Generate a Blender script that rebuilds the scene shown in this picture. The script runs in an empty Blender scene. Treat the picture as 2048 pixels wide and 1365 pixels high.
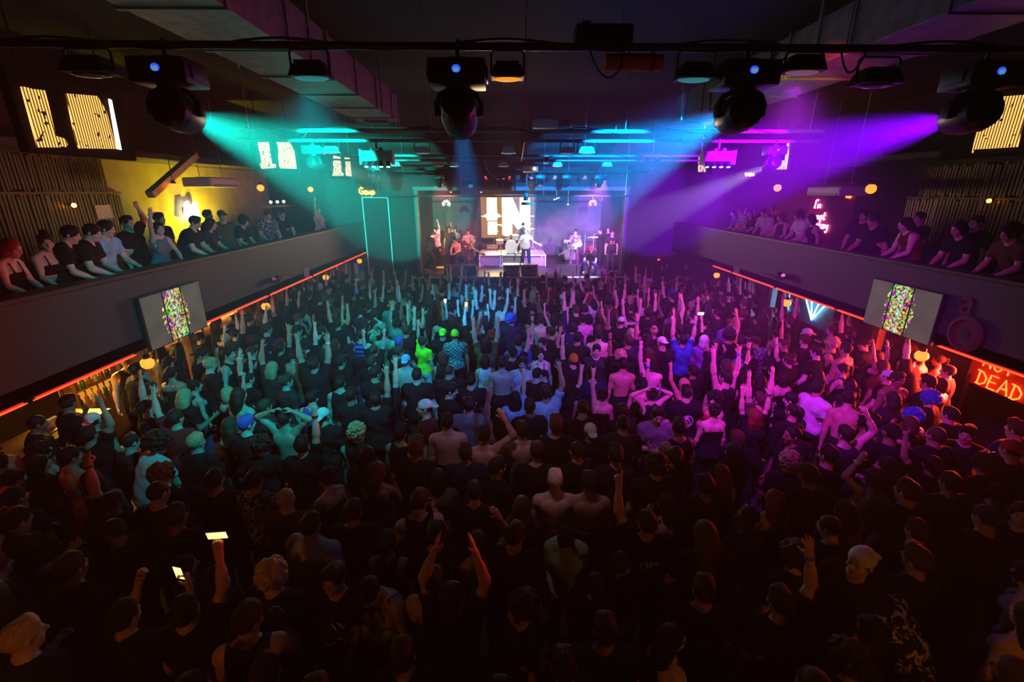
import bpy, bmesh, math, random
from mathutils import Vector, Matrix, Euler
import numpy as np
PI = math.pi; R = math.radians
SC = bpy.context.scene; COL = SC.collection
# ------------------------------------------------------------------ camera, world, exposure, light levels
PITCH, YAW, FPX, CAMZ = R(18.2), R(1.0), 910., 4.58
cam = bpy.data.cameras.new('camera'); cam.sensor_width = 36; cam.lens = 36*FPX/2048; cam.clip_start = .05
co = bpy.data.objects.new('camera', cam); COL.objects.link(co); co.location = (0,0,CAMZ); co.rotation_euler = (PI/2-PITCH, 0, -YAW); SC.camera = co
wd = bpy.data.worlds.new('night'); SC.world = wd; wd.use_nodes = True
wd.node_tree.nodes['Background'].inputs[0].default_value = (.35,.45,.5,1); wd.node_tree.nodes['Background'].inputs[1].default_value = .0
vs_ = SC.view_settings; vs_.view_transform = 'Standard'; vs_.look = 'None'; vs_.gamma = 1; vs_.use_curve_mapping = False; vs_.exposure = 0.0
cy = SC.cycles; cy.use_denoising = True; cy.max_bounces = 5; cy.diffuse_bounces = 1; cy.glossy_bounces = 2; cy.transmission_bounces = 4; cy.volume_bounces = 0; cy.transparent_max_bounces = 6
cy.sample_clamp_indirect = 3; cy.caustics_reflective = False; cy.caustics_refractive = False; cy.use_light_tree = True
HAZE = .0092                                    # haze density per metre
PW = dict(beam_teal=27000, beam_centre=5000, beam_blue=40000, beam_violet=40000, spot_white=4500, spot_lav=13000, bar_teal=480, bar_violet=820,
          wash_teal=1350, wash_blue=1000, wash_mag=2200, flood_amber=75, stage_white=1700, stage_purple=9000, stage_red=3000, stage_warm=6000, yellow=600, globe=9, tube=5, sign_pink=150, sign_red=560, bar_amber=130)
C_CYAN = (.0,.70,.88)
C_TEAL, C_BLUE, C_VIO, C_MAG, C_LAV = (.0,.78,.62), (.0,.30,1.), (.22,.0,1.), (.62,.02,1.), (.66,.52,1.)
def ray(px, py):
    x = (px-1024)/FPX; y = -(py-682.5)/FPX
    d = (x, math.cos(PITCH)+y*math.sin(PITCH), -math.sin(PITCH)+y*math.cos(PITCH)); c, s = math.cos(YAW), math.sin(YAW)
    return Vector((d[0]*c+d[1]*s, -d[0]*s+d[1]*c, d[2]))
def at(px, py, X=None, Y=None, Z=None):
    """the place in the hall seen at a spot of the photograph, on the plane of constant X, Y or Z it stands in"""
    d = ray(px, py); t = X/d.x if X is not None else Y/d.y if Y is not None else (Z-CAMZ)/d.z
    return Vector((d.x*t, d.y*t, CAMZ+d.z*t))
# ------------------------------------------------------------------ helpers
def tag(o, label=None, cat=None, group=None, kind=None):
    if label: o['label'] = label
    if cat: o['category'] = cat
    if group: o['group'] = group
    if kind: o['kind'] = kind
    return o
def empty(name, loc, rot=(0,0,0)):
    o = bpy.data.objects.new(name, None); COL.objects.link(o); o.location = loc; o.rotation_euler = rot; o.empty_display_size = .1; return o
class MB:
    def __init__(s): s.b = bmesh.new()
    def _add(s, fn, M, **k):
        r = fn(s.b, **k); bmesh.ops.transform(s.b, matrix=M, verts=r['verts']); return s
    def box(s, c, d, rot=None, bev=0):
        M = Matrix.Translation(c)@(rot if rot is not None else Matrix.Identity(4))@Matrix.Diagonal((*d,1))
        n0 = len(s.b.verts); r = bmesh.ops.create_cube(s.b, size=1); bmesh.ops.transform(s.b, matrix=M, verts=r['verts'])
        if bev:
            es = list({e for v in r['verts'] for e in v.link_edges}); bmesh.ops.bevel(s.b, geom=es, offset=bev, segments=2, affect='EDGES', profile=.6)
        return s
    def tube(s, pts, r, seg=8, r2=None, cap=True):
        pts = [Vector(p) for p in pts]; rings = []; n = len(pts); up = None
        for i, p in enumerate(pts):
            t = (pts[min(i+1,n-1)]-pts[max(i-1,0)]).normalized()
            if up is None: up = t.orthogonal().normalized()
            up = (up-t*up.dot(t)); up = up.normalized() if up.length > 1e-6 else t.orthogonal().normalized()
            b = t.cross(up); rr = r if r2 is None else r+(r2-r)*i/(n-1)
            rings.append([s.b.verts.new(p+(up*math.cos(a)+b*math.sin(a))*rr) for a in (2*PI*j/seg for j in range(seg))])
        for a, b in zip(rings, rings[1:]):
            for j in range(seg): s.b.faces.new((a[j], a[(j+1)%seg], b[(j+1)%seg], b[j]))
        if cap: s.b.faces.new(rings[0][::-1]); s.b.faces.new(rings[-1])
        return s
    def lathe(s, prof, M=None, seg=20):
        M = M if M is not None else Matrix.Identity(4); rings = []
        for r, z in prof:
            rings.append([s.b.verts.new(M@Vector((max(r,1e-4)*math.cos(2*PI*j/seg), max(r,1e-4)*math.sin(2*PI*j/seg), z))) for j in range(seg)])
        for a, b in zip(rings, rings[1:]):
            for j in range(seg): s.b.faces.new((a[j], a[(j+1)%seg], b[(j+1)%seg], b[j]))
        s.b.faces.new(rings[0][::-1]); s.b.faces.new(rings[-1]); return s
    def sph(s, c, r, seg=16, sc=(1,1,1)):
        n = bmesh.ops.create_uvsphere(s.b, u_segments=seg, v_segments=max(8, seg//2), radius=r)
        bmesh.ops.transform(s.b, matrix=Matrix.Translation(c)@Matrix.Diagonal((*sc,1)), verts=n['verts']); return s
    def poly(s, pts, th):                        # an outline given its own thickness
        pts = [Vector(p) for p in pts]; th = Vector(th)
        a = [s.b.verts.new(p) for p in pts]; b = [s.b.verts.new(p+th) for p in pts]; n = len(a)
        s.b.faces.new(a); s.b.faces.new(b[::-1])
        for i in range(n): s.b.faces.new((a[i], b[i], b[(i+1)%n], a[(i+1)%n]))
        return s
    def build(s, name, mat, parent=None, smooth=None, loc=None):
        bmesh.ops.recalc_face_normals(s.b, faces=s.b.faces[:]); me = bpy.data.meshes.new(name); s.b.to_mesh(me); s.b.free()
        if smooth is not None:
            me.polygons.foreach_set('use_smooth', [True]*len(me.polygons)); me.set_sharp_from_angle(angle=R(smooth))
        if mat: me.materials.append(mat)
        o = bpy.data.objects.new(name, me); COL.objects.link(o)
        if parent: o.parent = parent
        if loc is not None: o.location = loc
        return o
def at_base(o, p):                                # move a world-space mesh object's origin to p
    p = Vector(p); o.data.transform(Matrix.Translation(-p)); o.location = p; return o
def aim(d):                                       # rotation that turns local -Z to d
    return Vector(d).to_track_quat('-Z', 'Y')
def light(kind, name, loc, col, pw, parent=None, d=None, size=.05, ang=30, blend=.3, **k):
    l = bpy.data.lights.new(name, kind); l.color = col; l.energy = pw
    if kind == 'SPOT': l.spot_size = R(ang); l.spot_blend = blend
    if kind == 'AREA':
        l.spread = R(k.get('spread', 180)); l.shape = 'RECTANGLE'; l.size = size; l.size_y = k.get('sy', size)
    else: l.shadow_soft_size = size
    o = bpy.data.objects.new(name, l); COL.objects.link(o); o.location = loc
    if d is not None: o.rotation_mode = 'QUATERNION'; o.rotation_quaternion = aim(d)
    if parent: o.parent = parent
    return o
# ------------------------------------------------------------------ materials (all procedural)
def mat(name, col, rough=.6, metal=0., spec=.5, noise=0., nscale=20., bump=0., emis=None, es=0., col2=None, sampled=False, coat=0.):
    m = bpy.data.materials.new(name); m.use_nodes = True; nt = m.node_tree; p = nt.nodes['Principled BSDF']
    p.inputs['Base Color'].default_value = (*col,1); p.inputs['Roughness'].default_value = rough; p.inputs['Metallic'].default_value = metal
    p.inputs['Specular IOR Level'].default_value = spec; p.inputs['Coat Weight'].default_value = coat
    if noise or bump or col2:
        tc = nt.nodes.new('ShaderNodeTexCoord'); nz = nt.nodes.new('ShaderNodeTexNoise'); nz.inputs['Scale'].default_value = nscale; nz.inputs['Detail'].default_value = 5
        nt.links.new(tc.outputs['Object'], nz.inputs['Vector'])
        if noise or col2:
            c2 = col2 or tuple(max(0, c*(1-noise)) for c in col); mx = nt.nodes.new('ShaderNodeMix'); mx.data_type = 'RGBA'
            mx.inputs['A'].default_value = (*col,1); mx.inputs['B'].default_value = (*c2,1); rp = nt.nodes.new('ShaderNodeMapRange')
            rp.inputs['From Min'].default_value = .35; rp.inputs['From Max'].default_value = .65
            nt.links.new(nz.outputs['Fac'], rp.inputs['Value']); nt.links.new(rp.outputs['Result'], mx.inputs['Factor']); nt.links.new(mx.outputs['Result'], p.inputs['Base Color'])
        if bump:
            bp = nt.nodes.new('ShaderNodeBump'); bp.inputs['Strength'].default_value = bump; bp.inputs['Distance'].default_value = .01
            nt.links.new(nz.outputs['Fac'], bp.inputs['Height']); nt.links.new(bp.outputs['Normal'], p.inputs['Normal'])
    if emis:
        p.inputs['Emission Color'].default_value = (*emis,1); p.inputs['Emission Strength'].default_value = es
        if not sampled: m.cycles.emission_sampling = 'NONE'
    return m
M = dict(
 floor=mat('dark_floor', (.035,.033,.033), .55, noise=.4, nscale=3), wall=mat('black_wall', (.030,.029,.030), .75, noise=.4, nscale=6, bump=.2),
 ceil=mat('dark_ceiling', (.030,.034,.038), .85, noise=.3, nscale=2.5, bump=.2), duct=mat('galvanised_duct', (.30,.30,.28), .5, .25, noise=.35, nscale=7, bump=.15),
 para=mat('parapet_paint', (.036,.031,.034), .6, noise=.22, nscale=1.6), rail=mat('dark_wood_rail', (.035,.022,.016), .5, noise=.5, nscale=14),
 slab=mat('balcony_soffit', (.05,.04,.04), .7, noise=.3), stage=mat('stage_boards', (.05,.045,.05), .45, noise=.3, nscale=5), stagef=mat('stage_front', (.04,.036,.045), .7, noise=.3),
 black=mat('black_metal', (.018,.018,.020), .45, noise=.3, nscale=30), blackp=mat('black_plastic', (.022,.022,.024), .38, noise=.2, nscale=40), chrome=mat('aluminium', (.62,.62,.64), .34, .35, noise=.15, nscale=25),
 grey=mat('grey_housing', (.20,.21,.22), .5, .2, noise=.2), white=mat('white_plastic', (.72,.72,.70), .45, noise=.08), drape=mat('black_drape', (.035,.030,.034), .9, noise=.5, nscale=9, bump=.5),
 back=mat('stage_backdrop', (.17,.13,.12), .8, noise=.3, nscale=3), wood=mat('bar_wood', (.16,.075,.035), .5, noise=.5, nscale=9), woodl=mat('bar_counter', (.30,.17,.08), .4, noise=.4, nscale=11),
 tile=mat('bar_wall_paint', (.22,.15,.11), .7, noise=.3, nscale=5), paper=mat('white_paper', (.78,.76,.72), .7, noise=.06), cream=mat('cream_wall_panel', (.42,.34,.26), .7, noise=.15, nscale=4),
 blue=mat('blue_sign', (.03,.14,.45), .5, noise=.1), redext=mat('red_steel', (.45,.02,.015), .35, noise=.15), glass=mat('dark_glass', (.03,.035,.04), .08, spec=.8, noise=.1),
 bottle_g=mat('green_bottle', (.02,.12,.05), .12, noise=.2), bottle_a=mat('amber_bottle', (.30,.12,.02), .12, noise=.2), bottle_c=mat('clear_bottle', (.5,.48,.45), .1, noise=.1),
 cable=mat('black_cable', (.02,.02,.02), .55, noise=.2), steelwire=mat('steel_wire', (.45,.47,.5), .4, .6, noise=.2), pinkcord=mat('pink_cord', (.75,.06,.30), .6, noise=.1), orange=mat('orange_flag_cloth', (.55,.20,.05), .75, noise=.3),
 fringe=mat('tinsel_strip', (.10,.065,.03), .35, .6, noise=.4, nscale=20), cymbal=mat('brass_cymbal', (.75,.58,.25), .25, .9, noise=.15), drumw=mat('white_drum_shell', (.7,.7,.72), .3, noise=.05), skin_head=mat('drum_head', (.8,.8,.78), .5, noise=.05),
)
def glow(name, col, es, sampled=False): return mat(name, (.02,.02,.02), .5, emis=col, es=es, noise=.01, sampled=sampled)
def led_mat(name, col, es, pitch, axis):          # an LED tile: rows of diodes with dark gaps
    m = mat(name, (.02,.02,.02), .5, emis=col, es=es); nt = m.node_tree; p = nt.nodes['Principled BSDF']; tc = nt.nodes.new('ShaderNodeTexCoord'); sp = nt.nodes.new('ShaderNodeSeparateXYZ')
    nt.links.new(tc.outputs['Object'], sp.inputs[0]); w = nt.nodes.new('ShaderNodeMath'); w.operation = 'MULTIPLY'; w.inputs[1].default_value = 2*PI/pitch
    nt.links.new(sp.outputs[axis], w.inputs[0]); s = nt.nodes.new('ShaderNodeMath'); s.operation = 'SINE'; nt.links.new(w.outputs[0], s.inputs[0])
    r = nt.nodes.new('ShaderNodeMapRange'); r.inputs['From Min'].default_value = -.45; r.inputs['From Max'].default_value = .5; r.inputs['To Min'].default_value = es*.06; r.inputs['To Max'].default_value = es
    nt.links.new(s.outputs[0], r.inputs['Value'])
    nz = nt.nodes.new('ShaderNodeTexNoise'); nz.inputs['Scale'].default_value = 9; nz.inputs['Detail'].default_value = 1; nt.links.new(tc.outputs['Object'], nz.inputs['Vector'])
    g = nt.nodes.new('ShaderNodeMath'); g.operation = 'GREATER_THAN'; g.inputs[1].default_value = .33; nt.links.new(nz.outputs['Fac'], g.inputs[0])
    mu = nt.nodes.new('ShaderNodeMath'); mu.operation = 'MULTIPLY'; nt.links.new(r.outputs[0], mu.inputs[0]); nt.links.new(g.outputs[0], mu.inputs[1]); nt.links.new(mu.outputs[0], p.inputs['Emission Strength']); return m
# ------------------------------------------------------------------ the hall
XL, XR, EL, ER, YE, YB, YF, ZC = -9.3, 10.6, -5.6, 6.95, -1.2, 25.2, 19.0, 6.9   # outer walls, balcony edges, ends, ceiling
ZB, ZBB, ZR, ZS = 2.42, 2.25, 3.42, 1.25                                     # balcony floor, its underside, rail, stage
def struct(name, mb, m, smooth=None): return tag(mb.build(name, m, smooth=smooth), kind='structure')
def build_hall():
    struct('floor', MB().box(((XL+XR)/2,(YE+YB)/2,-.1), (XR-XL+.4,YB-YE+.4,.2)), M['floor'])
    struct('ceiling', MB().box(((XL+XR)/2,(YE+YB)/2,ZC+.1), (XR-XL+.4,YB-YE+.4,.2)), M['ceil'])
    struct('wall_left', MB().box((XL-.1,(YE+YB)/2,ZC/2), (.2,YB-YE,ZC)), M['wall'])
    struct('wall_right', MB().box((XR+.1,(YE+YB)/2,ZC/2), (.2,YB-YE,ZC)), M['wall'])
    struct('wall_rear', MB().box(((XL+XR)/2,YE-.1,ZC/2), (XR-XL,.2,ZC)), M['wall'])
    struct('wall_back', MB().box(((XL+XR)/2,YB+.1,ZC/2), (XR-XL,.2,ZC)), M['back'])
    a, b, t = -3.42, 4.86, 4.62                                                # proscenium opening
    f = MB().box(((XL+a)/2,YF+.15,ZC/2), (a-XL,.3,ZC)).box(((XR+b)/2,YF+.15,ZC/2), (XR-b,.3,ZC)).box(((a+b)/2,YF+.15,(ZC+t)/2), (b-a,.3,ZC-t))
    struct('wall_front', f, M['wall'])
    tr = MB()
    for x in (a-.06, b+.06): tr.box((x,YF-.06,(ZS+t)/2), (.12,.14,t-ZS))
    tr.box(((a+b)/2,YF-.06,t+.07), (b-a+.3,.14,.14)); struct('trim_1', tr, mat('proscenium_trim', (.10,.09,.10), .5, noise=.2))
    struct('wall_stage_left', MB().box((a-.4,(YF+.3+YB)/2,ZC/2), (.1,YB-YF-.3,ZC)), M['drape']); struct('wall_stage_right', MB().box((b+.4,(YF+.3+YB)/2,ZC/2), (.1,YB-YF-.3,ZC)), M['drape'])
    struct('floor_stage', MB().box(((a+b)/2,(YF-.35+YB)/2,ZS-.04), (b-a+.6,YB-YF+.35,.08)), M['stage'])
    struct('wall_stage_front', MB().box(((a+b)/2,YF-.30,(ZS-.08)/2), (b-a+.6,.06,ZS-.08)), M['stagef'])
    struct('trim_2', MB().box(((a+b)/2,YF-.365,ZS-.03), (b-a+.6,.03,.06)), mat('pale_stage_edge', (.7,.68,.68), .4, noise=.1))
    for side, xe, xw, sg in (('left',EL,XL,-1),('right',ER,XR,1)):
        struct('floor_balcony_'+side, MB().box(((xe+xw)/2,(YE+YF)/2,(ZB+ZBB)/2), (abs(xw-xe),YF-YE,ZB-ZBB)), M['slab'])
        struct('wall_balcony_'+side, MB().box((xe+sg*.05,(YE+YF)/2,(ZR+ZBB)/2-.03), (.10,YF-YE,ZR-ZBB-.06)), M['para'])
        struct('trim_3' if sg < 0 else 'trim_4', MB().box((xe+sg*.13,(YE+YF)/2,ZR-.03), (.34,YF-YE,.06), bev=.012), M['rail'])
        lid = MB().box(((xe+xw)/2+sg*1.15,(YE+YF)/2,5.35), (abs(xw-xe)-2.3,YF-YE,.12)); struct('ceiling_balcony_'+side, lid, M['slab'])
build_hall()
# ============================================================ OVERHEAD RIG
def pipe_run(Y, Z, x0, x1, r, label, double=0, mat_=None):
    root = empty('lighting_bar', ((x0+x1)/2, Y, Z)); tag(root, label, 'lighting bar'); hx = (x1-x0)/2
    MB().tube([(-hx,0,0),(-hx*.3,0,-.008),(hx*.3,0,-.008),(hx,0,0)], r, 10).build('pipe', mat_ or M['black'], root, smooth=50)
    if double: MB().tube([(-hx,.03,-double),(hx,.03,-double)], r*.8, 10).build('lower_pipe', mat_ or M['black'], root, smooth=50)
    rng = random.Random(int(Y*10)); xs = [-hx+.25+i*(2*hx-.5)/3 for i in range(4)]
    for x in xs: MB().tube([(x,0,r*.5),(x+.02,.0,ZC-Z)], .006, 6).build('hanger_wire', M['steelwire'], root)
    pts = []
    for i in range(90):
        t = i/89; pts.append((-hx+2*hx*t, r*1.3*math.cos(t*46), r*1.3*math.sin(t*46)+.004))
    MB().tube(pts, .009, 6).build('wrapped_cable', M['cable'], root, smooth=60)
    for x in [rng.uniform(-hx*.9, hx*.9) for _ in range(7)]:
        w, d = rng.uniform(.12,.3), rng.uniform(.07,.20)
        MB().tube([(x+w*(i/10-.5), -.02, -r-d*(1-(2*i/10-1)**2)) for i in range(11)], .007, 6).build('hanging_cable', M['cable'], root, smooth=60)
    return root
pipe_run(3.7, 5.56, -5.2, 6.4, .026, 'black lighting bar across the top of the photo, nearest the camera', 0)
pipe_run(8.6, 5.58, -4.6, 5.6, .035, 'silver double pipe lighting bar hung with white floods in mid hall', .16, mat('dull_steel_pipe', (.26,.27,.28), .45, .3, noise=.2))
pipe_run(13.2, 5.50, -4.4, 5.6, .035, 'grey lighting bar between the silver double bar and the moving head row', .12, M['grey'])
pipe_run(16.2, 5.22, -3.6, 5.2, .03, 'dark lighting bar carrying the row of small moving heads before the stage', 0)
pipe_run(18.2, 4.42, -5.0, 4.9, .025, 'thin bar low across the top of the stage opening', 0)

def moving_head(P, target, lens, label, group, s=1.0, drop=.0, beam=None, hi=False, lcd=True, pan=0):
    """hangs from the bar at P; the yoke turns to the target, the barrel points at it"""
    d = (Vector(target)-(Vector(P)-Vector((0,0,.42*s+drop)))).normalized(); yaw = math.atan2(-d.x, d.y)
    root = empty('moving_head_light', P); tag(root, label, 'stage light', group)
    MB().tube([(0,0,.03*s),(.03*s,0,0),(0,0,-.03*s),(0,0,-.10*s-drop)], .016*s, 8).box((0,0,-.085*s-drop), (.12*s,.05*s,.02*s)).build('clamp', M['black'], root)
    b = MB().box((0,0,-.185*s-drop), (.40*s,.27*s,.165*s), bev=.02*s)
    for sx in (-1,1): b.box((sx*.205*s,0,-.185*s-drop), (.02*s,.16*s,.09*s), bev=.006*s)
    base = b.build('base', M['blackp'], root, smooth=40)
    if lcd:
        MB().sph((0,-.136*s,-.175*s-drop), .031*s, 14, (1,.15,.8)).build('display', LCDB, base); MB().box((0,-.142*s,-.182*s-drop), (.036*s,.006*s,.024*s)).build('readout', LCDG, base)
    y = empty_child('yoke_pivot', root) if False else None
    Ry = Matrix.Rotation(yaw, 4, 'Z'); arm = MB(); w = .160*s
    pts = [(-w,0,-.45*s),(-w*1.02,0,-.38*s),(-w*.8,0,-.315*s),(-w*.4,0,-.285*s),(w*.4,0,-.285*s),(w*.8,0,-.315*s),(w*1.02,0,-.38*s),(w,0,-.45*s)]
    pts = [Ry@Vector((p[0],p[1],p[2]-drop)) for p in pts]
    for off in (-.022,-.008,.008,.022): arm.tube([p+Ry@Vector((0,off*s,0)) for p in pts], .020*s, 8)
    arm.tube([Ry@Vector((-w*1.1,0,-.43*s-drop)), Ry@Vector((w*1.1,0,-.43*s-drop))], .03*s, 12)
    arm.tube([(0,0,-.26*s-drop),(0,0,-.30*s-drop)], .09*s, 16); arm.build('yoke', M['blackp'], root, smooth=50)
    c = Vector((0,0,-.43*s-drop)); RM = Matrix.Translation(c)@aim(d).to_matrix().to_4x4()
    prof = [(.02,.150),(.085,.146),(.118,.125),(.132,.08),(.136,.02),(.136,-.05),(.131,-.11),(.122,-.145),(.120,-.165),(.108,-.168)]
    hd = MB().lathe([(r*s,z*s) for r,z in prof], RM, 28)
    for i in range(10):
        a = 2*PI*i/10; hd.tube([RM@Vector((.131*s*math.cos(a),.131*s*math.sin(a),.09*s)), RM@Vector((.131*s*math.cos(a),.131*s*math.sin(a),-.08*s))], .006*s, 5)
    head = hd.build('lamp_head', M['blackp'], root, smooth=40)
    lm = glow('lens_'+label[:8], lens, 9 if beam else .35)
    MB().lathe([(.098*s,-.160*s),(.098*s,-.172*s),(.07*s,-.180*s),(.02*s,-.184*s)], RM, 24).build('lens', lm, head, smooth=60)
    if beam:
        col, pw, ang = beam; light('SPOT', 'beam', c+d*(.20*s), col, pw, root, d, .075*s, ang, .22)
    return root
LCDB = glow('display_blue', (.02,.04,1), 2.2); LCDG = glow('readout_green', (.1,.35,.25), .9)
ST = (.45, 20.5, 3.2)
for (px, py, tgt, col, beam, label) in (
    (352, 215, at(785,392,Y=18.9), C_TEAL, (C_TEAL, PW['beam_teal'], 20), 'black moving head at left throwing a broad teal beam, nearest bar'),
    (918, 215, (-.6,12.0,1.6), C_BLUE, (C_BLUE, PW['beam_centre'], 14), 'black moving head at top centre seen from behind, pointing down at the crowd'),
    (1480, 215, at(1140,378,Y=18.9), C_BLUE, (C_BLUE, PW['beam_blue'], 18), 'black moving head throwing a sky blue beam leftwards, nearest bar'),
    (1946, 218, at(1320,382,Y=18.9), C_VIO, (C_VIO, PW['beam_violet'], 20), 'black moving head at far right throwing a violet beam, nearest bar')):
    q = at(px, py, Y=3.7); moving_head((q.x, 3.7, 5.56), tgt, col, label, 'moving heads on the nearest bar', 1.0, 0, beam)

def flood(P, w, col, glass, label, group, drop=.12, d=(0,0,-1), beam=None, body='black', yaw=0):
    """flat flood lamp in a U bracket, face downwards"""
    root = empty('flood_light', P, (0,0,yaw)); tag(root, label, 'flood light', group); h = w*.6
    MB().tube([(-w/2,0,-drop-.06),(-w/2,0,-.02),(-w/2+.02,0,0),(w/2-.02,0,0),(w/2,0,-.02),(w/2,0,-drop-.06)], .009, 6).build('bracket', M['black'], root, smooth=50)
    b = MB(); z = -drop-.05
    v = [b.b.verts.new((sx*w*(.42 if t else .5), sy*h*(.35 if t else .5), z+(.05 if t else -.03))) for t in (0,1) for sx, sy in ((-1,-1),(1,-1),(1,1),(-1,1))]
    for f in ((3,2,1,0),(4,5,6,7),(0,1,5,4),(1,2,6,5),(2,3,7,6),(3,0,4,7)): b.b.faces.new([v[i] for i in f])
    for i in range(5): b.box((0,(i-2)*h*.14,z+.06), (w*.7,.012,.03))
    hs = b.build('housing', M[body], root)
    g = MB().sph((0,0,z-.03), w*.44, 20, (1,.55,.16)).build('lens', glass, hs, smooth=60)
    if beam: light('SPOT', 'lamp', (0,0,z-.12), beam[0], beam[1], root, d, .12, beam[2], 1.0)
    return root
GL_T, GL_A, GL_M, GL_D = glow('teal_glass', (.1,.75,.75), .22), glow('amber_glass', (1,.30,.02), 1.1), glow('pink_glass', (.6,.25,.35), .25), M['glass']
fl = 'floods on the nearest bar'
q = at(618,112,Y=3.7); flood((q.x,3.7,5.53), .27, None, GL_T, 'black flood lamp with pale glass between the left and centre moving heads', fl, .10, (-.34,.60,-.48), (C_CYAN, PW['wash_teal'], 80))
q = at(1015,112,Y=3.7); flood((q.x,3.7,5.53), .23, None, GL_A, 'flood lamp with glowing amber glass right of the centre moving head', fl, .10, (.05,.42,-.80), ((1,.52,.72), PW['flood_amber'], 80))
q = at(1393,112,Y=3.7); flood((q.x,3.7,5.53), .26, None, GL_T, 'black flood lamp with cyan sheen left of the sky blue moving head', fl, .10, (-.32,.75,-.5), ((.02,.16,1), PW['wash_blue'], 66))
q = at(1612,100,Y=3.7); flood((q.x,3.7,5.53), .27, None, GL_M, 'black flood lamp with pink and green glass right of sky blue moving head', fl, .05, (.30,.60,-.48), (C_MAG, PW['wash_mag'], 82))
q = at(1758,130,Y=3.7); flood((q.x,3.7,5.50), .30, None, GL_D, 'dark flood lamp with faint pink rim beside the far right moving head', fl, .10)
q = at(178,120,Y=3.7); flood((q.x,3.7,5.53), .32, None, GL_D, 'dark flood lamp at far left of the nearest bar', fl, .08)
q = at(1205,80,Y=3.75)
tag(at_base(MB().box((q.x,3.75,5.63), (.40,.16,.12), bev=.008).box((q.x-.12,3.75,5.70), (.06,.02,.05)).build('control_box', M['blackp']), (q.x,3.75,5.57)), 'black flat box strapped on top of the nearest lighting bar', 'box')
q = at(1268,118,Y=3.72); r_ = empty('rolled_cloth', (q.x,3.72,5.46)); tag(r_, 'rolled orange and white cloth tied under the nearest bar', 'cloth roll')
MB().tube([(-.21,0,0),(-.05,0,.004),(.2,0,0)], .055, 14).build('cloth', M['orange'], r_, smooth=60)
for x in (-.1,.13): MB().tube([(x+.056*0,.06*math.cos(a),.06*math.sin(a)+(.035 if math.sin(a) > .8 else 0)) for a in (2*PI*i/12 for i in range(13))], .006, 5).build('tie', M['cable'], r_)
for px, tg, col, pw, lab in ((1466,(1610,182),(1,.72,.05),420,'added par can hidden behind the sky blue moving head, throwing yellow on the duct'),(1514,(1692,150),(1,.02,.10),520,'added par can hidden behind the sky blue moving head, throwing red on the duct')):  # par cans added to colour the duct, tucked out of sight
    q = at(px,158,Y=3.98); P = Vector((q.x,3.98,q.z)); d = (at(*tg,Z=6.0)-P).normalized(); o = empty('par_can', P); tag(o, lab, 'par can'); MB().tube([(0,-.02,.03),(0,-.26,.12),(0,-.28,5.56-q.z)], .012, 6).build('bracket', M['black'], o); RM = aim(d).to_matrix().to_4x4()
    MB().lathe([(.03,.07),(.042,.055),(.045,-.07)], RM, 14).build('can', M['black'], o, smooth=40); MB().lathe([(.040,-.065),(.040,-.075),(.02,-.078)], RM, 14).build('lens', glow('duct_lens_%d' % px, col, 1.5), o); light('SPOT','lamp', d*.10, col, pw, o, d, .03, 17, .8)
# thin lines hanging from the roof
for (px0, py0, px1, py1, Y, mt, lab) in ((840,0,862,258,6.5,'steelwire','thin steel wire slanting down left of the centre moving head'),(1052,100,1051,220,4.4,'pinkcord','pink cord hanging straight down right of the amber flood'),
    (1376,0,1363,240,5.5,'steelwire','thin steel wire hanging left of the sky blue beam'),(785,115,793,262,7.4,'steelwire','thin steel wire hanging above the teal lamp bar'),(1240,135,1232,262,7.2,'steelwire','thin steel wire hanging right of the rolled cloth')):
    a, b = at(px0,py0,Y=Y), at(px1,py1,Y=Y)
    a = a+(a-b)*((ZC-a.z)/(a.z-b.z))
    tag(at_base(MB().tube([a,b], .005, 6).build('hanging_wire' if mt == 'steelwire' else 'pink_cord', M[mt]), a), lab, 'wire')
# air ducts under the roof
for nm, x, y0, y1, lab in (('air_duct', -2.68, 1.5, 10.8, 'square metal air duct under the ceiling, left of centre'), ('air_duct', 4.15, 1.5, 10.8, 'square metal air duct under the ceiling at right, mostly dark')):
    root = empty(nm, (x, (y0+y1)/2, 6.25)); tag(root, lab, 'duct'); L = (y1-y0)/2
    MB().box((0,0,0), (.86,2*L,.5), bev=.01).build('duct_body', M['duct'], root)
    for i in range(8):
        yy = -L+(i+.5)*2*L/8; MB().box((0,yy,0), (.90,.05,.54)).build('flange', M['duct'], root)
    for yy in (-L*.7, 0, L*.7):
        for x_ in (-.44,.44): MB().box((x_,yy,.18), (.02,.05,.93)).build('strap', M['duct'], root)
    MB().box((0,L-.15,-.28), (.5,.24,.06)).build('grille', M['grey'], root)

# second bar
def lamp_bar(P, col, em, label, beam, beams_d):
    root = empty('lamp_bar', P); tag(root, label, 'stage light')
    MB().tube([(0,0,.03),(0,0,-.14)], .02, 8).sph((-.07,-.04,-.15), .035).sph((.08,-.04,-.15), .04).build('clamp', M['grey'], root, smooth=50)
    bar = MB().box((0,0,-.25), (.52,.14,.17), bev=.015).box((-.27,0,-.27), (.03,.18,.24)).box((.27,0,-.27), (.03,.18,.24)).build('housing', mat('housing_'+label[:5], (.35,.38,.38), .4, noise=.15), root)
    gm = glow('diode_'+label[:5], em, 7)
    for i in range(4):
        x = -.19+i*.127; c = MB().lathe([(.03,0),(.045,-.08),(.05,-.10)], Matrix.Translation((x,-.01,-.33))@Matrix.Rotation(-.25,4,'X'), 14).build('lamp_cup', M['black'], root, smooth=40)
        MB().sph((x,-.035,-.425), .036, 12, (1,1,.5)).build('lens', gm, c)
    light('SPOT', 'lamp', (0,-.02,-.52), col, beam[0], root, beams_d, .16, beam[1], .9)
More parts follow.
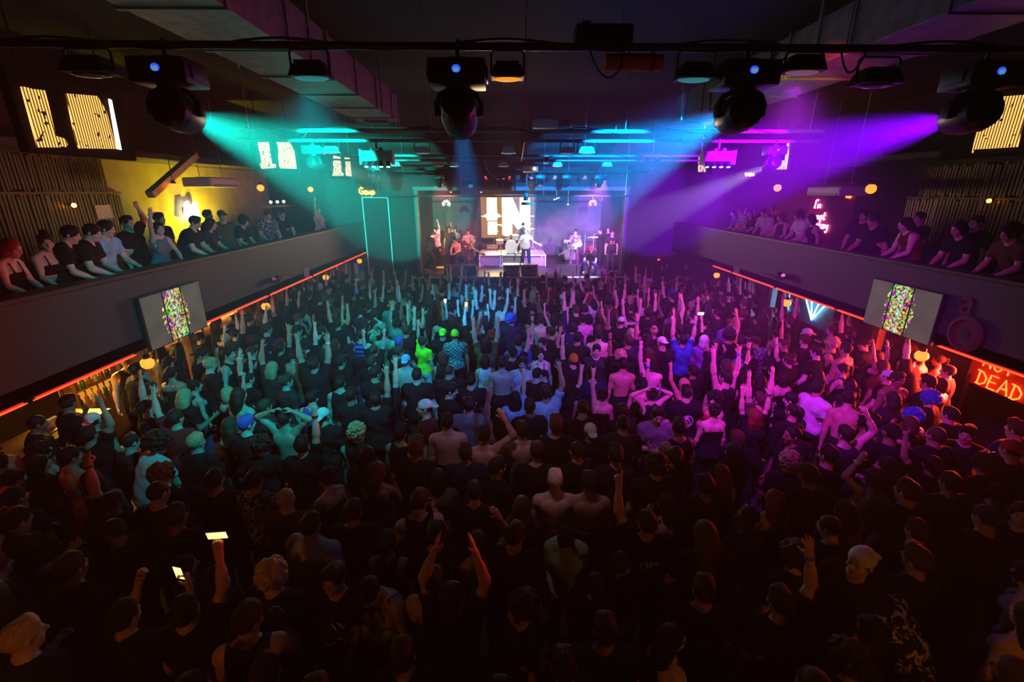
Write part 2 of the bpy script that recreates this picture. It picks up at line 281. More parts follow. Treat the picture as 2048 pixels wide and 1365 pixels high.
q = at(750,265,Y=8.6); lamp_bar((q.x,8.6,5.42), C_TEAL, (.2,1,.8), 'teal glowing bar of four lamps hanging from the silver double bar at left', (PW['bar_teal'],105), (.12,.36,-.85))
q = at(1442,268,Y=8.6); lamp_bar((q.x,8.6,5.42), (.42,.08,1), (.35,.25,1), 'blue violet bar of four lamps hanging from the silver double bar at right', (PW['bar_violet'],105), (-.1,.36,-.85))
fb = 'white floods on the silver double bar'
GL_W = glow('pale_glass', (.55,.8,.9), .22)
for px, w, lab in ((660,.26,'small white flood lamp right of the left mid hall moving head'),(843,.26,'white flood lamp between the teal lamp bar and the centre moving head'),(1017,.25,'white flood lamp with pale round glass left of the equipment tray'),(1135,.24,'white ribbed flood lamp right of the equipment tray'),(1173,.30,'wide white flood lamp with bright round glass, outermost right of the white floods')):
    q = at(px,278,Y=8.62); flood((q.x,8.63,5.40), w, None, GL_W, lab, fb, .10, body='white')
q = at(1090,255,Y=8.6); tag(at_base(MB().box((q.x,8.6,5.68), (.42,.24,.13), bev=.01).box((q.x,8.48,5.68), (.30,.01,.06)).build('equipment_tray', M['white']), (q.x,8.6,5.62)), 'pale equipment tray lying on top of the silver double bar', 'equipment tray')
mg = 'moving heads on the silver double bar'
q = at(622,262,Y=8.6); moving_head((q.x,8.6,5.42), (1.8,20.5,3.2), (1,1,1), 'small moving head throwing a thin white beam at left of the double bar', mg, .85, .0, ((1,.95,.9), PW['spot_white'], 10))
q = at(1556,262,Y=8.6); moving_head((q.x,8.6,5.42), at(1150,505,Y=19.5), (.9,.85,1), 'moving head throwing a pale lavender beam towards the stage, right of double bar', mg, .85, .0, (C_LAV, PW['spot_lav'], 15))
q = at(745,322,Y=13.2); moving_head((q.x,13.2,5.34), (-3,16,0), (.1,.7,.7), 'unlit moving head hanging below and behind the teal lamp bar', mg, .85)
# third bar
ff = 'floods on the grey bar'
for px, lab, gl in ((790,'small pale flood lamp at left end of the grey bar','T'),(876,'faint small flood lamp second from left on the grey bar','T'),(907,'bright teal small flood lamp on the grey bar','B'),(1007,'small white flood lamp left of the projector box on the grey bar','W'),(1115,'small pink white flood lamp right of the camera on the grey bar','M'),(1215,'dim blue flood lamp at right of the grey bar','T')):
    q = at(px,318,Y=13.2); flood((q.x,13.22,5.36), .27, None, {'T':GL_T,'B':glow('bright_teal',(.05,.9,.65),1.4),'W':GL_W,'M':glow('pink_white',(.7,.6,.9),.9)}[gl], lab, ff, .05, body='white')
q = at(1061,318,Y=13.2); pb = empty('projector', (q.x,13.2,5.30)); tag(pb, 'white projector box hung in the middle of the grey bar', 'projector')
MB().box((0,0,-.14), (.40,.34,.15), bev=.015).build('case', M['white'], pb); MB().tube([(0,0,.08),(0,0,-.08)], .02, 8).build('mount', M['grey'], pb); MB().lathe([(.03,0),(.045,.03),(.04,.04)], Matrix.Translation((.1,-.17,-.14))@Matrix.Rotation(PI/2,4,'X'), 14).build('lens', glow('projector_lens',(1,.9,.7),1.5), pb)
q = at(1092,312,Y=13.2); cb = empty('camera', (q.x,13.2,5.40)); tag(cb, 'white surveillance camera on the grey bar right of the projector', 'camera')
MB().box((0,0,.0), (.14,.18,.22), bev=.02).build('housing', M['white'], cb); MB().tube([(0,.08,.02),(0,.16,.06)], .03, 8).build('mount', M['black'], cb); MB().lathe([(.05,0),(.055,.05),(.03,.06)], Matrix.Translation((0,-.09,0))@Matrix.Rotation(PI/2,4,'X'), 14).build('lens', M['glass'], cb)
# fourth bar: small moving heads over the stage edge
sg_ = 'moving heads above the stage edge'
for px, tgt, col, pw, ang, lab in ((877,(-1.6,21,1.3),(1,.12,.15),PW['stage_red'],13,'small moving head throwing a short red beam above the stage, outermost left'),(940,(-.5,12,0),(.1,.6,.7),0,9,'small unlit moving head second from left above the stage edge'),(1000,(.2,20.5,1.3),(.45,.75,1),PW['stage_red'],13,'small moving head with a pale blue beam left of the hanging camera rig'),
    (1081,(.8,12,0),(.5,.5,.7),0,9,'small unlit moving head just right of the hanging camera rig'),(1135,(-.6,21,1.3),(.05,.2,1),PW['stage_red'],13,'small moving head throwing a blue beam down to the left'),(1200,(3.1,21,1.3),(.75,.25,1),PW['stage_red']*1.3,14,'small moving head throwing a pink violet beam, outermost right above the stage')):
    q = at(px,342,Y=16.2); moving_head((q.x,16.2,5.20), tgt, col, lab, sg_, .80, 0, (col,pw,ang) if pw else None, lcd=False)
RED = glow('indicator_red', (1,.02,.05), 5)
for i, px in enumerate((971,1019,1063,1110,1170)):
    q = at(px,341,Y=16.2); o = empty('par_can', (q.x,16.2,5.19)); tag(o, 'small black par can with a red dot of light, '+('leftmost of the five','second from left of the five','middle of the five','fourth from left of the five','rightmost of the five')[i], 'par can', 'par cans with red lamps')
    MB().tube([(0,0,.02),(0,0,-.10)], .01, 6).build('bracket', M['black'], o); MB().lathe([(.05,.09),(.07,.06),(.07,-.09)], Matrix.Translation((0,0,-.16))@Matrix.Rotation(-PI/2,4,'X'), 14).build('can', M['black'], o, smooth=40); MB().sph((0,-.09,-.16), .035, 10, (1,.4,1)).build('lens', RED, o)
# hanging camera rig before the stage and its cables
q = at(1053,405,Y=15.5); rg = empty('camera_rig', (q.x,15.5,ZC)); tag(rg, 'camera and light panel hanging on a pole before the stage letters', 'camera rig')
zt = q.z-ZC; MB().tube([(0,0,0),(0,0,zt+.35)], .022, 8).build('pole', M['grey'], rg); MB().box((-.02,0,zt+.18), (.16,.16,.26), bev=.02).build('camera_body', M['blackp'], rg); MB().lathe([(.05,0),(.055,.1)], Matrix.Translation((-.02,-.08,zt+.15))@Matrix.Rotation(PI/2,4,'X'), 12).build('lens', M['glass'], rg)
MB().box((.02,0,zt-.04), (.38,.12,.09), bev=.02).build('light_panel', mat('teal_panel',(.05,.2,.24),.4,noise=.1), rg); MB().tube([(.1,0,zt+.2),(.13,0,zt)], .01, 6).build('arm', M['grey'], rg)
a, b, c = at(962,312,Y=14.6), at(998,362,Y=15.8), at(1053,358,Y=15.5); tag(at_base(MB().tube([a,a.lerp(b,.5)+Vector((-.05,0,-.12)),b,b.lerp(c,.5)+Vector((0,0,-.08)),c], .014, 6).build('cable', M['grey'], smooth=60), a), 'pale cable looping from the grey bar to the camera rig', 'cable')
a, b = at(1050,268,Y=8.6), at(1043,318,Y=13.2); a.z = 5.44; b.z = 5.38; tag(at_base(MB().tube([a,a.lerp(b,.5),b], .012, 6).build('cord', M['pinkcord']), a), 'pink cord stretched between the silver double bar and the grey bar', 'cord')
# lights on the low bar in the opening
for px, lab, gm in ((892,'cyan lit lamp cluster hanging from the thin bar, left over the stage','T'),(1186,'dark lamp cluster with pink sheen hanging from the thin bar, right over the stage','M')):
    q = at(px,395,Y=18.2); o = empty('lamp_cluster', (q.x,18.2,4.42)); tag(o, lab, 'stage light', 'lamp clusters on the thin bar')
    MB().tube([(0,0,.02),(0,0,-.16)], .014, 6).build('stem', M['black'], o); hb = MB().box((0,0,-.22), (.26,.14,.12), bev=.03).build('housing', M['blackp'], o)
    for x in (-.11,.11): MB().lathe([(.05,.06),(.07,-.03),(.075,-.07)], Matrix.Translation((x,-.03,-.29))@Matrix.Rotation(.5*(1 if x > 0 else -1),4,'Y'), 12).build('lamp_cup', mat('cup_'+gm, (.05,.3,.33) if gm == 'T' else (.06,.04,.09), .4, noise=.1), o, smooth=40)  # cyan light and dark violet sheen put into the cup colours
    MB().sph((.03,-.06,-.16), .03, 10).build('bulb', glow('bulb_'+gm, (.6,1,1) if gm == 'T' else (.9,.3,.8), 3), o)
for px, lab in ((902,'small yellow spot high inside the stage, left of the bright letters'),(962,'small yellow spot inside the stage nearest the bright letters')):
    q = at(px,388,Y=21.5); o = empty('spot_light', (q.x,21.5,4.62)); tag(o, lab, 'spot light', 'yellow spots inside the stage'); MB().tube([(0,0,2.28),(0,0,.05)], .012, 6).build('stem', M['black'], o)
    MB().lathe([(.04,.10),(.06,0),(.06,-.06)], None, 12).build('can', M['black'], o, smooth=40); MB().sph((0,0,-.06), .045, 10, (1,1,.4)).build('lens', glow('yellow_lens',(1,.75,.1),6), o)
    light('SPOT', 'lamp', (0,0,-.14), (1,.72,.12), PW['stage_warm'], o, (-.16,-.12,-1), .04, 11, .3)
for (px, py, lab) in ((1113,398,'tilted white tube lamp right of the bright letters inside the stage'),(1136,409,'small white lamp high inside the stage right of the tilted tube')):
    q = at(px,py,Y=21.8); o = MB().tube([q+Vector((-.14,0,-.05)), q+Vector((.14,0,.06))] if px < 1120 else [q+Vector((-.05,0,0)), q+Vector((.05,0,-.01))], .025, 8)
    o.tube([q, (q.x,q.y+.02,ZC)], .006, 5); tag(at_base(o.build('tube_lamp', glow('white_tube_%d' % px,(.75,.8,1),1.4)), q), lab, 'lamp')
# key light on the singer from the roof of the stage, and the purple wash of the right wing
def wash(P, d, col, pw, ang, lab):
    o = empty('stage_lamp', P); tag(o, lab, 'stage light'); MB().tube([(0,0,.10),(0,0,.02)], .015, 6).build('clamp', M['black'], o)
    RM = aim(d).to_matrix().to_4x4(); MB().lathe([(.05,.14),(.09,.10),(.10,-.10)], RM, 16).build('can', M['black'], o, smooth=40); MB().lathe([(.085,-.085),(.085,-.10),(.04,-.105)], RM, 16).build('lens', glow('lens_'+lab[:9], col, 4), o)
    light('SPOT', 'lamp', Vector(d).normalized()*.16, col, pw, o, d, .08, ang, .6)
wash((.95,16.2,5.08), Vector((.95,20.9,2.3))-Vector((.95,16.2,5.08)), (.85,.95,1), PW['stage_white'], 24, 'black stage lamp pouring white light on the singer, above the stage edge')
wash((3.4,16.2,5.08), Vector((3.4,21,2.0))-Vector((3.4,16.2,5.08)), (.62,.12,1), PW['stage_purple'], 52, 'black stage lamp washing the right of the stage purple')
wash((-2.2,16.2,5.08), Vector((-2.2,21,2.0))-Vector((-2.2,16.2,5.08)), (1,.22,.22), PW['stage_red'], 46, 'black stage lamp washing the left of the stage red')

# ============================================================ SCREENS AND SIGNS
def letters(pxs, X, name, mt, parent, base):
    th = .02 if X < 0 else -.02
    return at_base(MB().poly([at(x,y,X=X) for x, y in pxs], (th,0,0)).build(name, mt), base)
LEDA, LEDB = led_mat('led_amber', (1,.43,.09), 2.2, .043, 1), led_mat('led_warm_white', (1,.74,.45), 1.9, .05, 1)
LEDE = glow('led_white_edge', (1,.9,.7), 3)
def led_screen(X, quad, shapes, label, mt, extra=None):
    c = [at(x,y,X=X) for x, y in quad]; y0, y1 = min(p.y for p in c)-.08, max(p.y for p in c)+.08; z0, z1 = min(p.z for p in c)-.06, max(p.z for p in c)+.06
    sg = -1 if X < 0 else 1; base = Vector((X+sg*.10,(y0+y1)/2,z0)); root = empty('led_screen', base); tag(root, label, 'led screen', 'led screens above the balcony edges')
    MB().box((0,0,(z1-z0)/2), (.12,y1-y0,z1-z0), bev=.01).build('cabinet', M['matt'], root)
    for yy in ((y0-y1)*.35, (y1-y0)*.35): MB().tube([(0,yy,z1-z0-.02),(0,yy,ZC-z0)], .012, 6).build('hanger', M['black'], root)
    for s in shapes:
        o = letters(s, X, 'letter', mt, root, base); o.location = (0,0,0); o.parent = root
    for s in (extra or []):
        o = letters(s, X, 'letter', LEDE, root, base); o.location = (0,0,0); o.parent = root
M['matt'] = mat('matt_black_cabinet', (.010,.010,.010), .95, spec=.1, noise=.2)
XSL, XSR = EL-.35, ER+.35
led_screen(XSL, ((40,173),(240,190),(240,298),(75,295)), [[(40,173),(48,174),(62,178),(88,181),(109,272),(116,274),(128,278),(133,290),(130,294),(120,292),(117,295),(73,295)], [(130,187),(192,192),(200,205),(210,222),(214,235),(230,298),(157,297),(150,283)]],
   'large amber led screen with glitched letters, nearest on the left wall', LEDA, [[(216,198),(221,200),(241,300),(233,298)]])
led_screen(XSL, ((515,279),(592,284),(592,338),(523,338)), [[(515,279),(536,282),(543,327),(551,329),(550,336),(523,338),(519,330),(521,326)], [(553,283),(578,284),(588,303),(592,338),(559,337)]], 'glowing letter led screen, second from the camera on the left', LEDB)
led_screen(XSL, ((665,311),(713,316),(713,354),(665,353)), [[(666,311),(680,314),(680,318),(666,317)], [(666,321),(681,321),(682,344),(687,348),(686,352),(665,352),(665,347),(667,344)], [(689,315),(706,316),(712,333),(713,354),(692,352)]], 'glowing letter led screen, farthest from the camera on the left', LEDB)
led_screen(XSR, ((1915,195),(2062,190),(2060,297),(1945,305)), [[(1912,200),(2062,189),(2036,294),(1986,297),(1983,284)], [(1955,262),(1964,257),(1974,279),(1984,284),(1986,297),(1950,299),(1946,306)]], 'large amber led screen with glitched letters at the right edge', LEDA)
led_screen(XSR, ((1540,285),(1581,285),(1573,339),(1536,339)), [[(1575,287),(1581,284),(1573,339),(1536,339),(1541,322),(1571,321)]], 'glowing led screen half hidden by the lavender beam moving head', LEDB)
led_screen(XSR, ((1396,309),(1413,309),(1413,345),(1396,345)), [[(1398,310),(1402,310),(1401,344),(1397,344)],[(1404,310),(1407,310),(1406,344),(1403,344)],[(1409,309),(1413,309),(1411,344),(1408,344)]], 'small striped led screen, farthest from the camera on the right', LEDB)
# stage letters
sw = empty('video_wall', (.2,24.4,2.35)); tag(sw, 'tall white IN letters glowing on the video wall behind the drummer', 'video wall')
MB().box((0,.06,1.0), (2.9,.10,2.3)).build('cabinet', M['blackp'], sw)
MB().box((0,.0,1.0), (2.75,.01,2.15)).build('screen', glow('video_wall_orange', (1,.42,.10), .42), sw)  # dim orange emission put in for the glow around the letters
WH = glow('stage_letter_white', (1,.86,.62), 9, True)
for s in (((974,396),(993,396),(994,427),(1000,430),(1000,434),(994,436),(994,441),(974,441),(974,436),(968,434),(968,431),(974,428)), ((976,444),(994,444),(994,469),(976,469)), ((1004,396),(1025,396),(1040,432),(1040,396),(1060,396),(1060,470),(1044,470),(1024,444),(1024,469),(1005,469))):
    o = MB().poly([at(x,y,Y=24.36)-Vector((.2,24.4,2.35)) for x, y in s], (0,.02,0)).build('letter', WH, sw)
MB().box((.0,-.05,1.02), (2.75,.01,.035)).build('bright_line', glow('line_warm',(1,.8,.5),3), sw)
light('AREA', 'video_glow', (.1,-.25,1.1), (1,.60,.25), 160, sw, (0,-1,-.05), 2.0, sy=1.8, spread=110)
# television sets on the balcony fronts
def tv_mat(name, flip):
    m = mat(name, (.02,.02,.02), .25, emis=(1,1,1), es=1); nt = m.node_tree; p = nt.nodes['Principled BSDF']; N = nt.nodes.new; L = nt.links.new
    def mt(op, a, b=None, c=None):
        n = N('ShaderNodeMath'); n.operation = op
        for i, v in enumerate((a, b, c)):
            if v is None: continue
            if isinstance(v, (int, float)): n.inputs[i].default_value = v
            else: L(v, n.inputs[i])
        return n.outputs[0]
    tc = N('ShaderNodeTexCoord'); sp = N('ShaderNodeSeparateXYZ'); L(tc.outputs['Object'], sp.inputs[0]); u, v = sp.outputs['Y'], sp.outputs['Z']
    u = mt('MULTIPLY', u, flip); uc = mt('ADD', u, .02)
    v2 = mt('MULTIPLY', v, v); au = mt('ABSOLUTE', uc)
    wdt = mt('SUBTRACT', .30, mt('MULTIPLY', v2, .75)); nzw = N('ShaderNodeTexNoise'); nzw.inputs['Scale'].default_value = 22; L(tc.outputs['Object'], nzw.inputs['Vector'])
    body = mt('LESS_THAN', au, mt('ADD', wdt, mt('MULTIPLY', mt('SUBTRACT', nzw.outputs['Fac'], .5), .10)))
    gap = mt('GREATER_THAN', mt('ABSOLUTE', mt('SUBTRACT', au, .215)), .014); inner = mt('LESS_THAN', au, .215)
    nz = N('ShaderNodeTexNoise'); nz.inputs['Scale'].default_value = 17; nz.inputs['Detail'].default_value = 2; L(tc.outputs['Object'], nz.inputs['Vector'])
    hs = N('ShaderNodeCombineColor'); hs.mode = 'HSV'; n2 = N('ShaderNodeTexNoise'); n2.inputs['Scale'].default_value = 11; n2.inputs['Detail'].default_value = 2; of = N('ShaderNodeVectorMath'); of.inputs[1].default_value = (3,7,5); L(tc.outputs['Object'], of.inputs[0]); L(of.outputs[0], n2.inputs['Vector'])
    warm = mt('MAXIMUM', 0.0, mt('MULTIPLY', mt('SUBTRACT', nz.outputs['Fac'], .36), 1.35)); cold = mt('ADD', .58, mt('MULTIPLY', nz.outputs['Fac'], .5)); pick_ = mt('GREATER_THAN', mt('ADD', n2.outputs['Fac'], mt('MULTIPLY', au, .42)), .64)
    L(mt('ADD', mt('MULTIPLY', warm, mt('SUBTRACT', 1.0, pick_)), mt('MULTIPLY', cold, pick_)), hs.inputs[0]); nb = N('ShaderNodeTexNoise'); nb.inputs['Scale'].default_value = 23; nb.inputs['Detail'].default_value = 2; L(tc.outputs['Object'], nb.inputs['Vector'])
    L(mt('MINIMUM', .92, mt('ADD', .45, mt('MULTIPLY', au, 3.4))), hs.inputs[1]); L(mt('MAXIMUM', 0.02, mt('MULTIPLY', mt('SUBTRACT', nb.outputs['Fac'], .36), 3.6)), hs.inputs[2])
    bg = N('ShaderNodeRGB'); bg.outputs[0].default_value = (.085,.072,.055,1); nbk = N('ShaderNodeTexNoise'); nbk.inputs['Scale'].default_value = 3.; L(tc.outputs['Object'], nbk.inputs['Vector'])
    bgm = N('ShaderNodeVectorMath'); bgm.operation = 'SCALE'; L(bg.outputs[0], bgm.inputs[0]); L(mt('ADD', .55, mt('MULTIPLY', nbk.outputs['Fac'], .8)), bgm.inputs['Scale'])
    edge = mt('MULTIPLY', body, mt('GREATER_THAN', mt('ADD', inner, mt('GREATER_THAN', nzw.outputs['Fac'], .50)), .5))
    mx = N('ShaderNodeMix'); mx.data_type = 'RGBA'; L(edge, mx.inputs['Factor']); L(bgm.outputs[0], mx.inputs['A']); L(hs.outputs[0], mx.inputs['B'])
    sc_ = N('ShaderNodeVectorMath'); sc_.operation = 'SCALE'; L(mx.outputs['Result'], sc_.inputs[0]); L(gap, sc_.inputs['Scale']); L(sc_.outputs[0], p.inputs['Emission Color']); p.inputs['Emission Strength'].default_value = 1.0; return m
for X, yc, lab, fp in ((EL+.07, 7.50, 'wide flat television with a rainbow noise figure on left balcony front', 1), (ER-.07, 7.55, 'wide flat television with a rainbow noise figure on right balcony front', -1)):
    sg = 1 if X < 0 else -1; root = empty('television', (X,yc,2.63)); tag(root, lab, 'television')
    MB().box((0,0,0), (.06,1.42,.86), bev=.008).build('frame', M['blackp'], root); MB().box((sg*.032,0,0), (.006,1.385,.825)).build('screen', tv_mat('tv_picture_%d' % (fp+1), fp), root); MB().box((-sg*.05,0,.05), (.05,.4,.3)).build('wall_mount', M['black'], root)
# red tubes along the balcony edges
NE = mat('red_diffuser', (.2,.01,.01), .4, emis=(1,.006,.003), es=PW['tube'], noise=.01, sampled=True); NEC = mat('red_tube_core', (.2,.02,.01), .4, emis=(1,.055,.006), es=PW['tube']*1.1, noise=.01)
for side, X, sg, segs in (('left', EL+.035, 1, ((3.2,4.9),(4.95,6.55),(8.2,10.6),(10.65,13.2),(13.25,15.9),(15.95,18.6))), ('right', ER-.035, -1, ((3.6,5.2),(5.25,6.75),(8.1,9.05),(9.1,11.3),(11.35,13.6),(13.65,14.95)))):
    for i, (a, b) in enumerate(segs):
        root = empty('neon_tube', (X,(a+b)/2,2.245)); ordn = ('nearest the camera','second from the camera','third from the camera','fourth from the camera','fifth from the camera','farthest from the camera')[i]
        tag(root, f'red light tube under the {side} balcony edge, {ordn}', 'light tube', f'red tubes under the {side} balcony edge'); L = (b-a)/2
        MB().box((-sg*.012,0,.022), (.03,2*L,.02)).build('channel', M['black'], root); MB().tube([(0,-L+.01,0),(0,L-.01,0)], .021, 8).build('diffuser', NE, root, smooth=60); MB().tube([(sg*.018,-L+.01,-.002),(sg*.019,L-.01,-.002)], .0065, 8).build('core', NEC, root, smooth=60)
        for y in (-L+.02, L-.02): MB().box((0,y,.004), (.042,.04,.042)).build('end_cap', M['black'], root)
# globe lamps
GLO = mat('globe_amber', (.5,.2,.05), .4, emis=(1,.20,.01), es=PW['globe']*.29, noise=.01, sampled=True); GLOU = mat('globe_amber_pale', (.5,.2,.05), .4, emis=(1,.24,.02), es=PW['globe']*.3, noise=.01, sampled=True)
def globe(P, r, ztop, label, grp, mt):
    root = empty('globe_lamp', P); tag(root, label, 'lamp', grp); g = MB(); n = bmesh.ops.create_icosphere(g.b, subdivisions=2, radius=r); g.build('globe', mt, root, smooth=180)
    MB().lathe([(.05,r*.86),(.05,r*.86+.05),(.02,r*.86+.07)], None, 12).build('cap', M['black'], root, smooth=40); MB().tube([(0,0,r+.04),(0,0,ztop-P[2])], .008, 6).build('cord', M['cable'], root)
for i, y in enumerate((3.1,6.95,8.9,10.78,14.68,18.3)):
    if i in (0,2): continue
    globe((-5.75,y,1.95), .098, ZBB, 'round amber globe lamp under the left balcony, '+('','nearest the camera','','second from the camera','third from the camera','farthest from the camera')[i], 'globe lamps under the left balcony', GLO)
globe(tuple(at(373,672,X=-6.6)), .085, ZBB, 'round amber globe lamp half hidden behind the left television', 'globe lamps under the left balcony', GLO)
for i, y in enumerate((7.08,10.92,14.83)): globe((7.02,y,1.95), .098, ZBB, 'round amber globe lamp under the right balcony, '+('nearest the camera','second from the camera','farthest from the camera')[i], 'globe lamps under the right balcony', GLO)
for i, (px, py) in enumerate(((349,378),(521,376),(621,379))):
    q = at(px,py,X=-7.2); globe((q.x,q.y,q.z), .10 if i else .125, ZC, 'glowing globe lamp hanging above the left balcony, '+('left of the white wolf sign','right of the ceiling air conditioner','farthest from the camera')[i], 'globe lamps above the left balcony', GLOU)
for i, (px, py) in enumerate(((1742,378),(1555,376))):
    q = at(px,py,X=8.3); globe((q.x,q.y,q.z), .11, ZC, 'orange globe lamp hanging above the right balcony, '+('nearer the camera','farther from the camera')[i], 'globe lamps above the right balcony', GLO)
GLOR = mat('globe_added_fill', (.5,.2,.05), .4, emis=(1,.26,.03), es=34, noise=.01, sampled=True)  # extra bright glass for two unseen globes added to warm the near crowd
for x in (-2.6, 2.9): globe((x,.55,2.35), .11, ZC, 'unseen amber globe added behind the camera to warm the crowd, '+('on the left' if x < 0 else 'on the right'), 'unseen globes added behind the camera', GLOR)
# neon writing: strokes on a unit box, drawn with bent glass tube
GL = {'N':[[(0,0),(.05,1),(.6,0),(.62,1)]],'O':[[(.35+.33*math.cos(a),.5+.5*math.sin(a)) for a in (2*PI*i/14+1.6 for i in range(15))]],'T':[[(0,1),(.7,1.02)],[(.36,1),(.34,0)]],'D':[[(.1,.02),(.12,.98)],[(-.05,1),(.35,.95),(.66,.62),(.62,.25),(.3,0),(0,.02)]],
      'E':[[(.6,1),(.1,.98),(.05,.5),(.03,0),(.58,.02)],[(.05,.5),(.5,.52)]],'A':[[(0,0),(.34,1.05),(.66,0)],[(.12,.36),(.58,.4)]],'I':[[(.1,0),(.14,.55),(.2,1),(.3,1.05)],[(-.02,.02),(.24,0)]],"'":[[(.1,1.1),(.06,.9)]],
      'm':[[(0,.5),(.06,0),(.10,.42),(.22,.5),(.26,.05),(.32,.42),(.46,.5),(.50,.03),(.6,.1)]],'n':[[(0,.5),(.05,0),(.10,.38),(.28,.5),(.34,.03),(.44,.08)]],'o':[[(.22+.2*math.cos(a),.25+.25*math.sin(a)) for a in (2*PI*i/12+1.2 for i in range(13))]],
      't':[[(.2,.9),(.14,.15),(.24,0),(.38,.1)],[(0,.55),(.38,.6)]],'k':[[(.05,1),(.02,0)],[(.36,.5),(.05,.24),(.4,0)]],'a':[[(.42,.45),(.2,.5),(.02,.25),(.14,.0),(.38,.2),(.42,.48),(.44,.08),(.52,.02)]],'y':[[(0,.5),(.1,.12),(.3,.12),(.42,.5)],[(.42,.5),(.36,-.2),(.2,-.42),(.04,-.3)]],
      'G':[[(.6,.8),(.36,1),(.06,.7),(.06,.25),(.36,0),(.6,.2),(.6,.45),(.36,.45)]],'u':[[(0,.5),(.06,.05),(.26,.03),(.36,.5),(.38,.02)]],'p':[[(.02,.5),(.02,-.4)],[(.02,.42),(.26,.5),(.4,.25),(.24,0),(.04,.06)]]}
def neon_text(mb, txt, org, ux, uz, h, r, gap=.16):
    x = 0
    for chh in txt:
        if chh == ' ': x += .5; continue
        st = GL[chh]; w = max(p[0] for s in st for p in s)
        for s in st: mb.tube([org+ux*(x+p[0])*h+uz*p[1]*h for p in s], r, 6)
        x += w+gap
    return x*h
def sign(name, X, lines, label, col, es, parent_back=None, r=.012, tilt=0, sampled=True):
    root = None; mb = MB(); sg = 1 if X > 0 else -1; ux, uz = Vector((0,-sg,0)), Vector((0,0,1)); p0 = None; flat_ = name == 'script_sign'
    if sg < 0: ux = Vector((0,1,0))
    if flat_: ux = Vector((1,0,0))
    ux = (ux+uz*tilt).normalized()
    for txt, (px, py), h in lines:
        o = at(px,py,Y=18.95) if flat_ else at(px,py,X=X); p0 = p0 or o.copy(); neon_text(mb, txt, o, ux, uz, h, r)
    root = empty(name, p0); tag(root, label, 'neon sign'); ob = mb.build('tube', mat('tube_'+label[:10], (.05,.02,.02), .4, emis=col, es=es, sampled=sampled, noise=.01)); at_base(ob, p0); ob.location = (0,0,0); ob.parent = root
    return root
# right wall behind the balcony people: pink sign, its red light put into the board colour
s1 = sign('neon_sign', XR-.07, [("I'm",(1628,416),.25),('not',(1632,439),.27),('okay',(1630,456),.27)], "pink white neon writing I'm not okay on the right balcony wall", (1,.22,.42), 9, r=.019)
b_ = MB().box((.05,-.75,-.25), (.03,2.1,2.1)).build('backboard', mat('red_light_board', (.25,.03,.08), .6, noise=.2), s1)
light('AREA', 'sign_glow', (-.25,-.6,-.1), (1,.04,.32), PW['sign_pink'], s1, (-1,0,-.25), 1.2, sy=1.2, spread=110)
s2 = sign('neon_sign', 8.75, [('NOT',(1966,732),.22),('DEAD',(1950,765),.25)], 'red neon writing NOT DEAD under the right balcony', (1,.08,.01), 7, r=.014, tilt=-.05)
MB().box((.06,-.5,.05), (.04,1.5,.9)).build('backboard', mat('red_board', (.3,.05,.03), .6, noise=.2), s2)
for y_ in (-1.2,.2): MB().box((.06,y_,-.90), (.05,.06,1.30)).build('post', M['black'], s2)
light('AREA', 'sign_glow', (-.2,-.4,.1), (1,.04,.02), PW['sign_red'], s2, (-1,0,-.3), 1.2, sy=.7, spread=120)
dq = at(1628,616,X=8.4); dn = empty('neon_sign', dq); tag(dn, 'blue white neon diamond under the right balcony', 'neon sign'); DI = mat('tube_ice', (.02,.03,.04), .4, emis=(.35,.8,1), es=9, noise=.01, sampled=True)
light('AREA','sign_glow',(-.2,0,0),(.1,.5,1),40,dn,(-1,0,-.2),.9,sy=.6)
k = .31; mbd = MB()
for pl in (((-1.5,.8),(0,-1.1),(1.5,.8)), ((-1.5,.8),(-.8,1.25),(.8,1.25),(1.5,.8),(-1.5,.8)), ((-.55,.8),(0,-1.1),(.55,.8)), ((-.8,1.25),(-.55,.8),(0,1.25),(.55,.8),(.8,1.25))): mbd.tube([(0,-x*k,z*k) for x, z in pl], .018, 6)
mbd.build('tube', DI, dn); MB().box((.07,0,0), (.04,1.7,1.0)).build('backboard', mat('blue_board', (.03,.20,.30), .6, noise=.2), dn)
for y_ in (-.7,.7): MB().box((.07,y_,-.25-dq.z/2), (.05,.06,dq.z-.5+.02)).build('post', M['black'], dn)
sign('script_sign', -5.95, [('Goup',(719,389),.26)], 'small orange script sign at the far end of the left balcony', (1,.45,.04), 5, r=.03)
s3 = sign('script_sign', 7.4, [('Gou',(1490,352),.20)], 'small orange script sign at the far end of the right balcony', (1,.30,.02), 4, r=.028)
s4 = sign('neon_sign', XR-.07, [('uo',(1692,396),.20)], 'small red orange light squiggle on the right balcony wall', (1,.16,.02), 4, r=.025)
# white wolf head sign on the left balcony wall
wq = at(382,440,X=XL+.22); wf = empty('wolf_sign', wq); tag(wf, 'glowing white wolf head sign on the left balcony wall', 'light sign')
o = at_base(MB().poly([at(x,y,X=XL+.22) for x, y in ((367,440),(367,414),(369,405),(373,402),(377,410),(382,411),(387,402),(391,405),(394,414),(395,426),(398,434),(393,438),(386,434),(381,440),(374,441))], (.05,0,0)).build('face', glow('wolf_white',(1,.97,.9),5,True)), wq); o.location = (0,0,0); o.parent = wf
MB().box((-.08,-.05,.25), (.12,.06,.2)).build('bracket', M['black'], wf)
